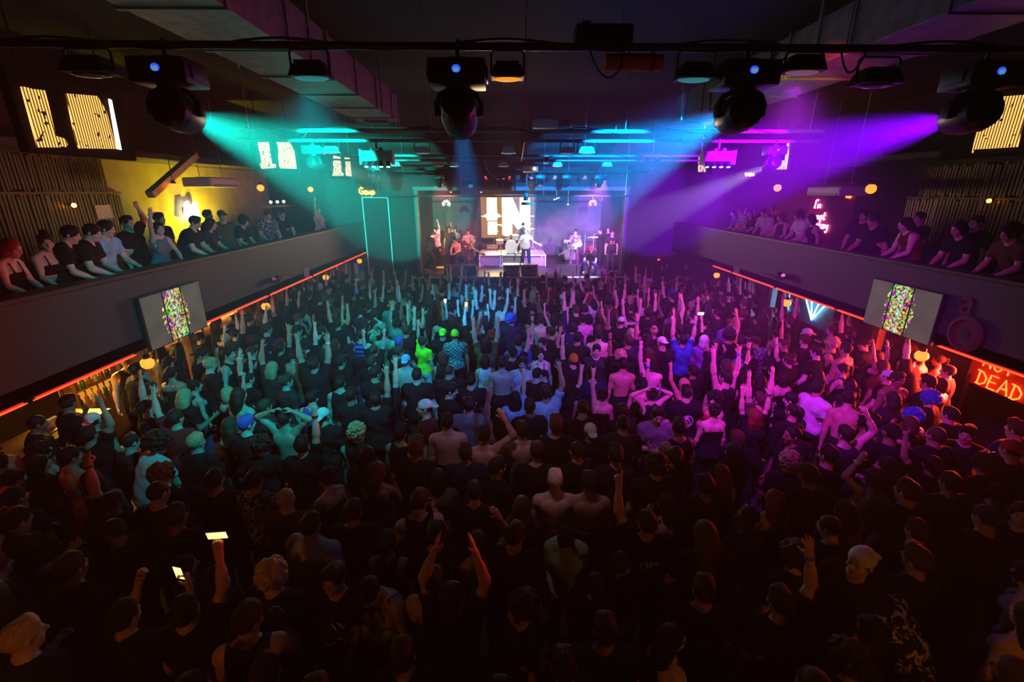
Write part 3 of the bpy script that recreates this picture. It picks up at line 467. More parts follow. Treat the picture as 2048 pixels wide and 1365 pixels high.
# yellow flood in the roof of the left balcony
yq = Vector((-8.5, 14.0, 3.2)); yl = empty('flood_light', yq-Vector((0,0,yq.z-ZB))); tag(yl, 'yellow flood lamp on a stand behind the left balcony crowd', 'flood light'); hh = yq.z-ZB
MB().tube([(0,0,.02),(0,0,hh)], .018, 8).tube([(-.25,0,0),(0,0,.3)], .01, 6).tube([(.25,0,0),(0,0,.3)], .01, 6).tube([(0,.25,0),(0,0,.3)], .01, 6).build('stand', M['black'], yl); MB().box((0,0,hh+.05), (.20,.3,.12), bev=.02).build('housing', M['black'], yl); MB().box((.02,0,hh+.115), (.17,.26,.02)).build('lens', glow('yellow_flood_glass',(1,.8,.05),2.5), yl)
light('SPOT', 'lamp', (.03,0,hh+.18), (1,.74,.0), PW['yellow'], yl, (-.5,-.05,.7), .12, 165, .7)
tag(MB().box((XL+.05,14.3,3.855), (.08,9.2,2.86)).build('wall_left_panel', mat('ochre_glow_catcher', (.40,.35,.20), .8, noise=.25, nscale=3)), kind='structure')  # panel added over the dark wall so the yellow flood glows on it
# ceiling air conditioners
for X, px, py, lab in ((-7.9,425,367,'white ceiling air conditioner above the left balcony'), (9.0,1672,384,'ceiling air conditioner with pink sheen above the right balcony')):
    q = at(px,py,X=X); root = empty('air_conditioner', q); tag(root, lab, 'air conditioner')
    MB().box((0,0,.02), (.75,1.35,.24), bev=.05).build('case', M['white'], root)
    v = MB()
    for i in range(5): v.box((.12 if X < 0 else -.12,-.5+i*.25,.145), (.35,.16,.01))
    v.build('vent', M['grey'], root); MB().box((.38 if X < 0 else -.38,0,-.06), (.02,1.15,.07)).build('louvre', M['grey'], root)
    for y in (-.5,.5): MB().tube([(0,y,.13),(0,y,ZC-q.z)], .01, 6).build('hanger', M['steelwire'], root)
# slanting brace at left; the yellow light on it is put into its colour
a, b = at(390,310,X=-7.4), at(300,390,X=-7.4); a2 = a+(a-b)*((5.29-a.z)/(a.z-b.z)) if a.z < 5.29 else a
dv = (a2-b); br = MB().box((0,0,0), (.16,.14,dv.length), bev=.01).build('roof_brace', mat('light_painted_timber', (.75,.60,.22), .6, noise=.3)); br.location = (a2+b)/2; br.rotation_mode = 'QUATERNION'; br.rotation_quaternion = dv.to_track_quat('Z','Y'); tag(br, 'slanting timber brace with yellow light painted on, above the left balcony', 'brace')
# slatted screens on the balcony walls, each with a small wall lamp
def slats(X, y0, y1, z0, z1, n, seed, name):
    rng = random.Random(seed); sg = 1 if X < 0 else -1; mb = MB()
    for i in range(n):
        y = y0+(y1-y0)*(i+.5)/n; mb.box((X+sg*rng.uniform(.0,.02),y,(z0+z1)/2+rng.uniform(-.04,.04)), (.02,(y1-y0)/n*.62,z1-z0), Matrix.Rotation(rng.uniform(-.03,.03),4,'X'))
    return mb
for X, y0, y1, lab, lq, zz in ((XL+.11,6.0,11.6,'slatted wall screen catching orange light behind the left balcony crowd',(148,411),(3.2,4.52)), (XR-.10,6.3,12.2,'slatted wall screen in dim orange light behind the right balcony',(1978,402),(3.4,4.40))):
    root = empty('slat_screen', (X,(y0+y1)/2,zz[0])); tag(root, lab, 'wall screen')
    o = at_base(slats(X,y0,y1,zz[0],zz[1],70,5,'slats').build('lower_slats', M['fringe']), (X,(y0+y1)/2,zz[0])); o.location = (0,0,0); o.parent = root
    o = at_base(slats(X,y0+.4,y1-.3,zz[1]+.07,zz[1]+.75,64,9,'slats').build('upper_slats', M['fringe']), (X,(y0+y1)/2,zz[0])); o.location = (0,0,0); o.parent = root
    MB().box((.03 if X < 0 else -.03,0,zz[1]-zz[0]+.03), (.06,y1-y0,.05)).build('rail', M['wood'], root)
    q = at(*lq, X=X+(.14 if X < 0 else -.14)); w = empty('wall_lamp', q); tag(w, 'small orange lamp on the slatted screen, '+('left balcony' if X < 0 else 'right balcony'), 'wall lamp')
    MB().sph((0,0,0), .045, 12).build('bulb', mat('wall_bulb_%d' % (X > 0), (.3,.1,.02), .4, emis=(1,.35,.04), es=22 if X < 0 else 8, noise=.01, sampled=True), w); MB().box((-.05 if X < 0 else .05,0,.02), (.06,.06,.06)).build('bracket', M['black'], w)
nq = at(208,424,X=XL+.15); tag(at_base(MB().box(nq, (.015,.42,.30)).build('notice_board', M['paper']), nq), 'white notice on the slatted screen behind the left balcony', 'notice')
# lit bar canopy at the far end of the left balcony
cq = at(556,412,X=-8.3); cn = empty('bar_canopy', cq); tag(cn, 'small lit bar canopy with three bulbs at far end of left balcony', 'bar canopy'); MB().box((0,0,-.02), (.5,1.5,.05)).build('shelf', M['woodl'], cn)
for i in range(3):
    MB().sph((0,-.5+i*.5,.14), .05, 10).build('bulb', mat('canopy_bulb_%d' % i, (.3,.2,.1), .4, emis=((1,.8,.5),(1,.75,1),(1,.75,.35))[i], es=9, noise=.01, sampled=True), cn)
for y_ in (-.7,.7): MB().box((-.2,y_,(ZB-cq.z)/2), (.05,.05,cq.z-ZB-.03)).build('post', M['wood'], cn)
MB().box((-.2,0,ZB-cq.z+.5), (.45,1.35,1.0)).build('bar_front', M['wood'], cn)
# small lamps and odds on the balcony fronts
for X, px, py, lab in ((EL+.09,545,560,'small dark spot lamp fixed to the left balcony front'), (ER-.09,1568,553,'small spot lamp with a pink lens fixed to the right balcony front')):
    q = at(px,py,X=X); sg = 1 if X < 0 else -1; root = empty('spot_light', q); tag(root, lab, 'spot light'); MB().box((-sg*.03,0,.0), (.06,.12,.10)).build('bracket', M['black'], root)
    MB().lathe([(.05,.10),(.075,.06),(.08,-.10)], Matrix.Translation((sg*.08,0,0))@Matrix.Rotation(PI/2+.3,4,'X'), 14).build('can', M['black'], root, smooth=40); MB().sph((sg*.08,-.09,.03), .05, 10, (1,.4,1)).build('lens', glow('fr_lens_%d' % px, (1,.15,.4), .25 if X < 0 else 1.4), root)
    MB().tube([(sg*.01,.1,-.02),(sg*.02,.3,-.09),(sg*.01,.55,-.04),(sg*.01,.8,-.08)], .012, 6).build('cable', M['cable'], root, smooth=60)
for X, px, py, lab in ((EL+.012,613,545,'small pale notice on the left balcony front near the stage'), (ER-.012,1473,542,'small pale notice on the right balcony front near the stage')):
    q = at(px,py,X=X); tag(at_base(MB().box(q, (.012,.34,.24)).build('notice', mat('dim_paper_%d' % px, (.30,.27,.27), .8, noise=.25, nscale=12)), q), lab, 'notice')
rq = at(1932,668,X=ER-.04); lr = empty('loudspeaker', rq); tag(lr, 'round loudspeaker in the dark right balcony front', 'loudspeaker'); RMx = Matrix.Rotation(-PI/2,4,'Y')
MB().lathe([(.27,0),(.27,.03),(.21,.05),(.20,.02)], RMx, 32).build('ring', mat('maroon_ring',(.07,.015,.018),.7,noise=.3), lr, smooth=40); MB().lathe([(.20,.0),(.09,.0),(.08,.03)], RMx, 24).build('cone', M['black'], lr, smooth=60)
tq = at(1936,607,X=ER-.02); cu = bpy.data.curves.new('wall_letter','FONT'); cu.body = 'a'; cu.size = .55; cu.extrude = .012; ob = bpy.data.objects.new('tmp', cu); COL.objects.link(ob); dg = bpy.context.evaluated_depsgraph_get(); me = bpy.data.meshes.new_from_object(ob.evaluated_get(dg)); bpy.data.objects.remove(ob)
def text_obj(txt, size, mt, name='lettering', ext=.002):
    cu = bpy.data.curves.new(name, 'FONT'); cu.body = txt; cu.size = size; cu.extrude = ext; cu.align_x = 'CENTER'; cu.align_y = 'CENTER'; ob = bpy.data.objects.new(name, cu); COL.objects.link(ob)
    me = bpy.data.meshes.new_from_object(ob.evaluated_get(bpy.context.evaluated_depsgraph_get())); bpy.data.objects.remove(ob); me.materials.append(mt); o = bpy.data.objects.new(name, me); COL.objects.link(o); return o
lt = text_obj('a', .55, mat('maroon_paint',(.09,.016,.02),.7,noise=.3), 'wall_letter', .01); lt.location = tq; lt.rotation_euler = (PI/2,0,-PI/2); tag(lt, 'dark red painted letter a on the right balcony front', 'letter')

# ============================================================ UNDER THE BALCONIES
# left bar: counter, lit bottle shelf, posts
bc = empty('bar_counter', (-7.0,5.4,0)); tag(bc, 'dark wooden bar counter under the left balcony, nearest the camera', 'bar counter')
MB().box((0,0,.53), (.5,3.2,1.06)).build('front', M['wood'], bc); MB().box((.04,0,1.085), (.66,3.3,.05), bev=.012).build('counter_top', M['woodl'], bc)
bs = empty('bottle_shelf', (-7.55,7.9,.9)); tag(bs, 'lit back bar shelf of bottles under the left balcony', 'shelf')
MB().box((-.14,0,.50), (.04,1.15,1.1)).build('back_panel', mat('added_glow_panel', (.4,.2,.05), .5, emis=(1,.36,.03), es=.75, noise=.01, sampled=True), bs)  # emission added to the panel so the shelf looks brightly lit
for z in (0,.36,.72): MB().box((0,0,z), (.28,1.15,.03)).build('shelf_board', M['woodl'], bs)
for y in (-.57,.57): MB().box((0,y,.05), (.28,.03,1.9)).build('side_board', M['wood'], bs)
light('AREA', 'shelf_lamp', (.0,0,1.04), (1,.55,.10), PW['bar_amber'], bs, (.35,0,-1), .8, sy=.2)
rng = random.Random(3)
for zi, z in enumerate((0,.36)):
    for i in range(8):
        m_ = M[('bottle_g','bottle_a','bottle_c','bottle_a')[(i+zi*3) % 4]]; h = rng.uniform(.22,.30); P = Vector((-7.50,7.9-.46+i*.132,.9+z+.015)); r = empty('bottle', P)
        tag(r, f"{('green','amber','clear','amber')[(i+zi*3)%4]} bottle on the {'lower' if zi == 0 else 'upper'} board of the lit back bar shelf, {('first','second','third','fourth','fifth','sixth','seventh','last')[i]} from the camera", 'bottle', 'bottles on the back bar shelf')
        MB().lathe([(.034,0),(.036,.01),(.036,h*.58),(.014,h*.74),(.013,h)], None, 12).build('glass', m_, r, smooth=40); MB().lathe([(.015,h),(.015,h+.02)], None, 10).build('cap', M['black'], r)
pl = empty('pendant_lamp', at(130,798,X=-7.1)); tag(pl, 'tiny amber pendant lamp over the nearest left bar counter', 'lamp'); MB().sph((0,0,0), .03, 10).build('bulb', glow('pendant_bulb',(1,.4,.05),6), pl); MB().tube([(0,0,.02),(0,0,ZBB-pl.location.z)], .006, 6).build('cord', M['cable'], pl); light('POINT','lamp',(.0,0,-.09),(1,.42,.06),26,pl,size=.04)
b2 = empty('bar_counter', (-7.9,12.2,0)); tag(b2, 'long orange lit bar counter under the left balcony, beyond the bottle shelf', 'bar counter')
MB().box((0,0,.53), (.5,4.4,1.06)).build('front', M['wood'], b2); MB().box((.04,0,1.085), (.66,4.5,.05), bev=.012).build('counter_top', M['woodl'], b2)
light('AREA', 'bar_lamp', (-.5,0,1.1), (1,.30,.04), PW['bar_amber']*2.2, b2, (.3,0,-1), 3.5, sy=.3)
for i, y in enumerate((10.7,11.3,11.7,12.6,13.3)):
    P = Vector((-7.75,y,1.11)); r = MB().lathe([(.030,0),(.042,.13)], None, 12).build('cup', M['white'], smooth=40); r.location = P; tag(r, 'white plastic cup on the orange lit bar counter, '+('first','second','third','fourth','last')[i]+' from the camera', 'cup', 'cups on the bar counter')
for i, y in enumerate((4.6,8.75,12.6,16.4)):
    o = MB().box((0,0,1.125), (.16,.16,2.25), bev=.01).build('post', M['wood']); o.location = (-6.3,y,0); tag(o, 'square wooden post under the left balcony, '+('first','second','third','fourth')[i]+' from the camera', 'post', 'posts under the left balcony')
    o = MB().box((0,0,1.125), (.16,.16,2.25), bev=.01).build('post', M['wood']); o.location = (7.65,y,0); tag(o, 'square wooden post under the right balcony, '+('first','second','third','fourth')[i]+' from the camera', 'post', 'posts under the right balcony')
for i, (px, py, X) in enumerate(((85,812,-6.9),(122,850,-6.85),(212,838,-6.9),(70,905,-6.8))):
    q = at(px,py,X=X); z = 1.11; o = MB().box((0,0,.09), (.05,.26,.18), Matrix.Rotation(.25,4,'Y')).box((.03,0,.01), (.16,.28,.015)).build('menu_stand', M['paper']); o.location = (-6.95, (4.3,5.0,6.3,3.9)[i], z); tag(o, 'white menu stand on the nearest bar counter, '+('left of the bartender','in front of the bartender','at its far end','at its near end')[i], 'menu stand', 'menu stands on the bar')
# notices and extinguisher on the wall left of the stage
for px0, py0, px1, py1, mt, nm, lab in ((671,528,703,563,'cream','wall_panel','cream wall panel behind the fire extinguisher left of the stage'), (706,526,729,562,'cream','wall_panel','cream wall panel with papers nearest the stage'), (707,528,716,548,'paper','notice','white paper pinned to the cream panel'), (717,527,727,543,'blue','safety_sign','blue square safety sign beside the white paper')):
    a, b = at(px0,py0,Y=18.9), at(px1,py1,Y=18.9); c = (a+b)/2; th = .05 if mt == 'cream' else .07; o = MB().box((0,0,0), (abs(b.x-a.x),th,abs(a.z-b.z))).build(nm, M[mt]); o.location = (c.x,18.975,c.z); tag(o, lab, 'panel' if mt == 'cream' else 'sign')
q = at(686,556,Y=18.85); fe = empty('fire_extinguisher', q); tag(fe, 'red fire extinguisher on the cream panel left of the stage', 'fire extinguisher')
MB().lathe([(.07,-.22),(.08,-.2),(.08,.12),(.03,.2),(.025,.24)], None, 14).build('cylinder', M['redext'], fe, smooth=40); MB().box((0,0,.26), (.05,.12,.03)).build('valve', M['black'], fe); MB().tube([(0,-.05,.25),(.1,-.06,.15),(.1,-.05,-.1)], .012, 6).build('hose', M['black'], fe); MB().box((0,-.078,0), (.09,.01,.14)).build('band', M['white'], fe)
# tall dark panel left of the stage opening, small lamps right of it
q = at(751,395,Y=18.9); pn = empty('tall_panel', (q.x,18.85,1.3)); tag(pn, 'tall dark framed panel left of the stage opening', 'panel'); hz_ = q.z-1.3
MB().box((0,.02,hz_/2), (.95,.10,hz_)).build('panel_face', M['drape'], pn); MB().box((-.5,-.04,hz_/2), (.04,.05,hz_)).box((.5,-.04,hz_/2), (.04,.05,hz_)).box((0,-.04,hz_), (1.04,.05,.05)).build('panel_frame', M['chrome'], pn)
q = at(1389,481,Y=18.85); o = empty('spot_light', q); tag(o, 'tiny white downlight on the dark wall right of the stage', 'spot light'); MB().lathe([(.04,.06),(.05,-.02)], None, 12).box((0,.06,.03), (.05,.1,.03)).build('can', M['black'], o); MB().sph((0,0,-.02), .04, 10, (1,1,.5)).build('lens', glow('tiny_white',(1,.8,.95),8), o); light('SPOT','lamp',(0,-.02,-.07),(.9,.7,1),30,o,(0,-.1,-1),.03,40,.6)
for px, py, lab in ((1318,520,'small red orange indicator lamp low on the wall right of stage'),(1357,497,'small red indicator lamp on the wall below the tiny downlight')):
    q = at(px,py,Y=18.9); o = MB().sph((0,0,0), .035, 10).box((0,.05,0), (.06,.06,.06)).build('indicator_lamp', glow('ind_%d' % px, (1,.06,.02), 4)); o.location = q; tag(o, lab, 'lamp')
# right: low stone panels and frame near the far globe
q = at(1436,580,X=9.5); rp = empty('door_frame', (9.6,16.6,0)); tag(rp, 'pale framed doorway under the far end of the right balcony', 'doorway')
MB().box((0,0,1.05), (.05,1.0,2.1)).build('door_leaf', M['cream'], rp); MB().box((-.02,-.55,1.08), (.09,.08,2.16)).box((-.02,.55,1.08), (.09,.08,2.16)).box((-.02,0,2.14), (.09,1.18,.08)).build('frame', M['woodl'], rp)

# ============================================================ STAGE GEAR
def wedge(P, w, label, rz=0, h=.40):
    root = empty('stage_monitor', P, (0,0,rz)); tag(root, label, 'stage monitor', 'monitor wedges at the stage edge'); mb = MB()
    mb.poly([(-w/2,-.22,0),(-w/2,.24,0),(-w/2,.20,h*.45),(-w/2,-.10,h),(-w/2,-.22,h*.95)], (w,0,0)).build('cabinet', M['blackp'], root)
    MB().poly([(-w/2+.03,.215,h*.47),(-w/2+.03,.225,h*.49),(-w/2+.03,-.085,h*1.0),(-w/2+.03,-.095,h*.98)], (w-.06,0,0)).build('grille', M['grey'], root)
for px, lab, w in ((905,'black monitor wedge at far left of the stage edge',.66),(938,'black monitor wedge in front of the bass player',.62),(1136,'black monitor wedge in front of the right guitarist',.62),(1166,'black monitor wedge beside the crouching man in black',.60)):
    q = at(px,545,Y=19.25); wedge((q.x,19.3,ZS), w, lab)
for px, lab in ((1023,'grey equipment case at the stage edge left of the singer'),(1058,'grey equipment case at the stage edge in front of the singer')):
    q = at(px,545,Y=19.2); o = empty('equipment_case', (q.x,19.25,ZS)); tag(o, lab, 'case', 'cases at the stage edge'); MB().box((0,0,.20), (.66,.5,.40), bev=.015).build('case_body', M['grey'], o); MB().box((0,-.255,.30), (.2,.01,.05)).build('handle', M['black'], o); MB().box((0,0,.41), (.68,.52,.03)).build('lid', M['chrome'], o)
# drum riser
dr = empty('drum_riser', (.42,22.3,ZS)); tag(dr, 'aluminium framed drum riser in the middle of the stage', 'drum riser')
for i in range(3):
    x = -1.07+i*1.05; MB().box((x,0,.50), (1.03,2.0,.06), bev=.01).build('deck', M['chrome'], dr)
    for sx in (-.48,.48): MB().box((x+sx,-.95,.24), (.06,.06,.48)).box((x+sx,.95,.24), (.06,.06,.48)).build('leg', M['chrome'], dr)
    MB().box((x,-.96,.22), (.86,.02,.40)).build('front_panel', mat('riser_panel_%d' % i, (.20,.19,.26), .6, noise=.15), dr)
zd = ZS+.53
dk = empty('drum_kit', (.35,22.4,zd)); tag(dk, 'drum kit with brass cymbals on the riser behind the singer', 'drum kit')
def drum(c, r, h, ax, nm):
    Mx = Matrix.Translation(c)@(Matrix.Rotation(PI/2,4,'X') if ax == 'y' else Matrix.Rotation(.2,4,'X')); d = MB().lathe([(r,-h/2),(r,h/2)], Mx, 24).build(nm, M['drumw'], dk, smooth=40)
    MB().lathe([(r*1.03,-h/2-.012),(r*1.03,-h/2+.02)], Mx, 24).lathe([(r*1.03,h/2-.02),(r*1.03,h/2+.012)], Mx, 24).build('hoop', M['chrome'], d, smooth=40); MB().lathe([(r*.97,h/2+.013),(r*.5,h/2+.015)], Mx, 24).build('drum_head', M['skin_head'], d)
drum((0,-.35,.30), .29, .42, 'y', 'bass_drum'); drum((-.22,-.2,.72), .16, .2, 'z', 'tom'); drum((.2,-.2,.72), .16, .2, 'z', 'tom'); drum((-.55,.0,.50), .18, .15, 'z', 'snare'); drum((.62,.1,.38), .20, .38, 'z', 'floor_tom')
for x, y, z, r, t in ((-.85,-.1,1.05,.24,.25),(-.5,-.35,1.28,.22,.3),(.75,-.3,1.30,.25,-.3),(1.05,.05,1.1,.22,-.25)):
    s_ = MB().tube([(x,y,0),(x,y,z)], .012, 6).tube([(x-.2,y,0),(x,y,.3)], .01, 5).tube([(x+.2,y,0),(x,y,.3)], .01, 5).tube([(x,y+.2,0),(x,y,.3)], .01, 5).build('cymbal_stand', M['chrome'], dk); MB().lathe([(r,0),(r*.3,.02),(.03,.05),(.01,.05)], Matrix.Translation((x,y,z))@Matrix.Rotation(t,4,'Y'), 24).build('cymbal', M['cymbal'], s_, smooth=60)
st_ = empty('drum_stool', (.35,23.1,zd)); tag(st_, 'low round drum stool behind the drum kit', 'stool'); MB().lathe([(.16,.42),(.17,.47),(.15,.50)], None, 18).build('seat', M['blackp'], st_, smooth=50); MB().tube([(0,0,0),(0,0,.43)], .02, 8).tube([(-.2,0,0),(0,0,.2)], .012, 6).tube([(.2,0,0),(0,0,.2)], .012, 6).tube([(0,.2,0),(0,0,.2)], .012, 6).build('stem', M['chrome'], st_)
for px, Y, lab in ((1168,21.6,'tall pale stand behind the right guitarist'),(1185,21.2,'pale bent stand beside the pointing man')):
    q = at(px,520,Y=Y); o = empty('microphone_stand', (q.x,Y,ZS)); tag(o, lab, 'microphone stand'); MB().tube([(0,0,0),(0,0,1.45)], .018, 8).tube([(0,0,1.45),(.25 if px > 1170 else -.1,-.25,1.6)], .012, 6).build('pole', M['chrome'], o); MB().lathe([(.15,0),(.15,.02),(.03,.04)], None, 16).build('base', M['black'], o); MB().tube([(.25 if px > 1170 else -.1,-.25,1.6),(.30 if px > 1170 else -.13,-.36,1.58)], .022, 8).build('microphone', M['blackp'], o)
q = at(906,500,Y=22.5)
for px, Y, lab, sz in ((937,23.3,'black amplifier stack behind the bass player',(.8,.45,1.2)),(1140,23.3,'black amplifier stack behind the right guitarist',(.8,.45,1.1)),(985,23.4,'small flight case standing left of the drum riser',(.6,.4,.75))):
    q = at(px,500,Y=Y); o = empty('amplifier', (q.x,Y,ZS)); tag(o, lab, 'amplifier' if sz[2] > .8 else 'case'); MB().box((0,0,sz[2]/2), sz, bev=.015).build('cabinet', M['blackp'], o); MB().box((0,-sz[1]/2-.005,sz[2]*.40), (sz[0]*.88,.012,sz[2]*.7)).build('grille', M['grey'], o); MB().box((0,-sz[1]/2-.006,sz[2]*.87), (sz[0]*.88,.014,sz[2]*.14)).build('control_panel', M['chrome'], o)
# ============================================================ PEOPLE: signed-distance bodies
import numpy as np
V3 = lambda *a: np.array(a, dtype=np.float64)
def unit(v):
    v = np.asarray(v, float); return v/max(np.linalg.norm(v), 1e-9)
def rot(ax, deg):
    a = math.radians(deg); c, s = math.cos(a), math.sin(a)
    if ax == 'x': return np.array([[1,0,0],[0,c,-s],[0,s,c]])
    if ax == 'y': return np.array([[c,0,s],[0,1,0],[-s,0,c]])
    return np.array([[c,-s,0],[s,c,0],[0,0,1]])

class Field:
    def __init__(s, lo, hi, h):
        s.h = h; s.lo = np.array(lo, float)
        s.n = np.maximum(np.ceil((np.array(hi)-s.lo)/h).astype(int)+1, 4)
        s.F = np.full(s.n, 1.0, np.float32)
    def sub(s, lo, hi):
        a = np.clip(np.floor((lo-s.lo)/s.h).astype(int), 0, s.n); b = np.clip(np.ceil((hi-s.lo)/s.h).astype(int)+1, 0, s.n)
        if np.any(b <= a): return None, None
        ax = [s.lo[i]+np.arange(a[i], b[i])*s.h for i in range(3)]
        P = np.stack(np.meshgrid(*ax, indexing='ij'), -1).astype(np.float32)
        return (slice(a[0],b[0]), slice(a[1],b[1]), slice(a[2],b[2])), P
    def cap(s, a, b, r1, r2, k=.03, flat=None, fs=1.0, sub=False):
        a = np.asarray(a, float); b = np.asarray(b, float); m = max(r1, r2)+k+2*s.h
        sl, P = s.sub(np.minimum(a,b)-m, np.maximum(a,b)+m)
        if sl is None: return
        ba = (b-a).astype(np.float32); pa = P-a.astype(np.float32)
        t = np.clip((pa@ba)/max(float(ba@ba),1e-9), 0, 1)
        q = pa-t[...,None]*ba
        if flat is not None:
            n = np.asarray(flat, np.float32); c = q@n; q = q+((fs-1)*c)[...,None]*n
        d = np.sqrt((q*q).sum(-1))-(r1+(r2-r1)*t)
        if flat is not None: d = d/ (1+(fs-1)*.35)
        s.mix(sl, d, k, sub)
    def ell(s, c, r, R=None, k=.03, sub=False):
        c = np.asarray(c, float); r = np.asarray(r, np.float32); m = float(r.max())+k+2*s.h
        sl, P = s.sub(c-m, c+m)
        if sl is None: return
        q = P-c.astype(np.float32)
        if R is not None: q = q@np.asarray(R, np.float32)
        k0 = np.sqrt(((q/r)**2).sum(-1)); k1 = np.sqrt(((q/(r*r))**2).sum(-1))
        s.mix(sl, k0*(k0-1)/np.maximum(k1, 1e-6), k, sub)
    def mix(s, sl, d, k, sub):
        A = s.F[sl]
        if sub:
            d = -d; hh = np.clip(.5-.5*(A-d)/k, 0, 1); s.F[sl] = A*(1-hh)+d*hh+k*hh*(1-hh)
        else:
            hh = np.clip(.5+.5*(A-d)/k, 0, 1); s.F[sl] = A*(1-hh)+d*hh-k*hh*(1-hh)
    def plane(s, p, n):                       # keep the side where (x-p).n < 0
        n = unit(n); ax = [s.lo[i]+np.arange(s.n[i])*s.h for i in range(3)]
        d = ((ax[0]-p[0])*n[0])[:,None,None]+((ax[1]-p[1])*n[1])[None,:,None]+((ax[2]-p[2])*n[2])[None,None,:]
        s.F = np.maximum(s.F, d.astype(np.float32))
    def grid(s):
        ax = [(s.lo[i]+np.arange(s.n[i])*s.h).astype(np.float32) for i in range(3)]
        return np.meshgrid(*ax, indexing='ij', sparse=True)
    def mesh(s):
        F = s.F; F[0]=F[-1]=1; F[:,0]=F[:,-1]=1; F[:,:,0]=F[:,:,-1]=1
        I = F < 0
        nx, ny, nz = s.n
        C = np.zeros((nx-1,ny-1,nz-1), np.int8)
        for dx in (0,1):
            for dy in (0,1):
                for dz in (0,1): C += I[dx:nx-1+dx, dy:ny-1+dy, dz:nz-1+dz]
        act = (C > 0) & (C < 8); cells = np.argwhere(act)
        idx = np.full(act.shape, -1, np.int32); idx[act] = np.arange(len(cells))
        pos = np.zeros((len(cells),3)); cnt = np.zeros(len(cells))
        corners = [(x,y,z) for x in (0,1) for y in (0,1) for z in (0,1)]
        for i, c0 in enumerate(corners):
            for c1 in corners[i+1:]:
                if sum(abs(c0[j]-c1[j]) for j in range(3)) != 1: continue
                f0 = F[cells[:,0]+c0[0], cells[:,1]+c0[1], cells[:,2]+c0[2]]; f1 = F[cells[:,0]+c1[0], cells[:,1]+c1[1], cells[:,2]+c1[2]]
                x = (f0 < 0) != (f1 < 0)
                t = np.where(x, f0/np.where(x, f0-f1, 1), 0)
                pos += np.where(x[:,None], np.array(c0)+t[:,None]*(np.array(c1)-np.array(c0)), 0); cnt += x
        vs = s.lo+(cells+pos/np.maximum(cnt,1)[:,None])*s.h
        faces = []
        for ax in range(3):
            sl0 = [slice(1,-1)]*3; sl1 = [slice(1,-1)]*3
            sl0[ax] = slice(0,-1); sl1[ax] = slice(1,None)
            A, B = I[tuple(sl0)], I[tuple(sl1)]
            e = np.argwhere(A != B)
            if not len(e): continue
            o = np.ones(3, int); o[ax] = 0
            g = e+o; u, w = (ax+1)%3, (ax+2)%3
            du = np.zeros(3,int); du[u] = 1; dw = np.zeros(3,int); dw[w] = 1
            q = [idx[tuple((g-a*du-b*dw).T)] for a, b in ((1,1),(0,1),(0,0),(1,0))]
            q = np.stack(q, 1); flip = ~A[tuple(e.T)]
            q[flip] = q[flip][:, ::-1]; faces.append(q)
        return vs, np.concatenate(faces)

def np_mesh(name, vs, fs, smooth=True):
    me = bpy.data.meshes.new(name)
    me.vertices.add(len(vs)); me.vertices.foreach_set('co', np.asarray(vs, np.float32).ravel())
    me.loops.add(fs.size); me.loops.foreach_set('vertex_index', fs.astype(np.int32).ravel())
    me.polygons.add(len(fs)); me.polygons.foreach_set('loop_start', np.arange(0, fs.size, fs.shape[1], dtype=np.int32))
    me.update(calc_edges=True)
    if smooth: me.polygons.foreach_set('use_smooth', np.ones(len(fs), bool))
    return me

def thin(me, ratio):
    """the same surface with fewer faces, kept where it bends"""
    sc2 = bpy.data.scenes.new('bench'); o = bpy.data.objects.new('thin', me); sc2.collection.objects.link(o); d = o.modifiers.new('d','DECIMATE'); d.ratio = ratio; 
    with bpy.context.temp_override(scene=sc2, view_layer=sc2.view_layers[0]): dg = bpy.context.evaluated_depsgraph_get()
    m2 = bpy.data.meshes.new_from_object(o.evaluated_get(dg)); m2.name = me.name; bpy.data.objects.remove(o); bpy.data.meshes.remove(me); bpy.data.scenes.remove(sc2); return m2
# ---- hands
CURL = {'open':[(4,6,6)]*4, 'relax':[(18,28,18),(22,32,20),(26,34,22),(30,36,24)], 'fist':[(82,95,62)]*4,
        'horns':[(3,5,5),(84,96,62),(84,96,62),(3,5,5)], 'point':[(2,4,4),(80,95,62),(82,96,62),(84,96,62)],
        'peace':[(2,4,4),(2,4,4),(82,96,62),(84,96,62)], 'grip':[(46,52,34),(48,54,34),(50,54,34),(52,54,34)], 'flat':[(2,3,3)]*4}
def hand_prims(w, f, n, side, style, sc=1.0):
    out = []; f = unit(f); n = unit(n-np.dot(n,f)*f); s = np.cross(f,n)*side
    out.append(('c', w-f*.01, w+f*.078*sc, .031*sc, .036*sc, .014, n, 2.1))
    spread = 1.0 if style in ('open','horns','peace') else .35
    for i, (off, L) in enumerate(zip((.029,.0095,-.0105,-.0285), (.074,.083,.076,.060))):
        b = w+f*(.088-.006*abs(i-1.2))*sc+s*off*sc; ang = 0.; fs = unit(f+s*(off*6.5*spread))
        rr = .0088*sc if i < 3 else .0076*sc
        for j, (fr, c) in enumerate(zip((.46,.30,.24), CURL[style][i])):
            ang += math.radians(c); d = fs*math.cos(ang)+n*math.sin(ang)
            e = b+d*L*fr*sc; out.append(('c', b, e, rr*(1-.06*j), rr*(.95-.07*j), .005 if j else .009, None, 1)); b = e
    tb = w+f*.022*sc+s*.024*sc+n*.008
    if style in ('fist','horns','point','peace','grip'):
        t1 = unit(f*.75+s*.35+n*.75); t2 = unit(f*.35-s*.65+n*.45)
    else:
        t1 = unit(f*.7+s*.75+n*.25); t2 = unit(f*.9+s*.4+n*.15)
    m = tb+t1*.046*sc; out.append(('c', tb, m, .0135*sc, .0105*sc, .010, None, 1)); out.append(('c', m, m+t2*.034*sc, .0102*sc, .0082*sc, .005, None, 1))
    return out

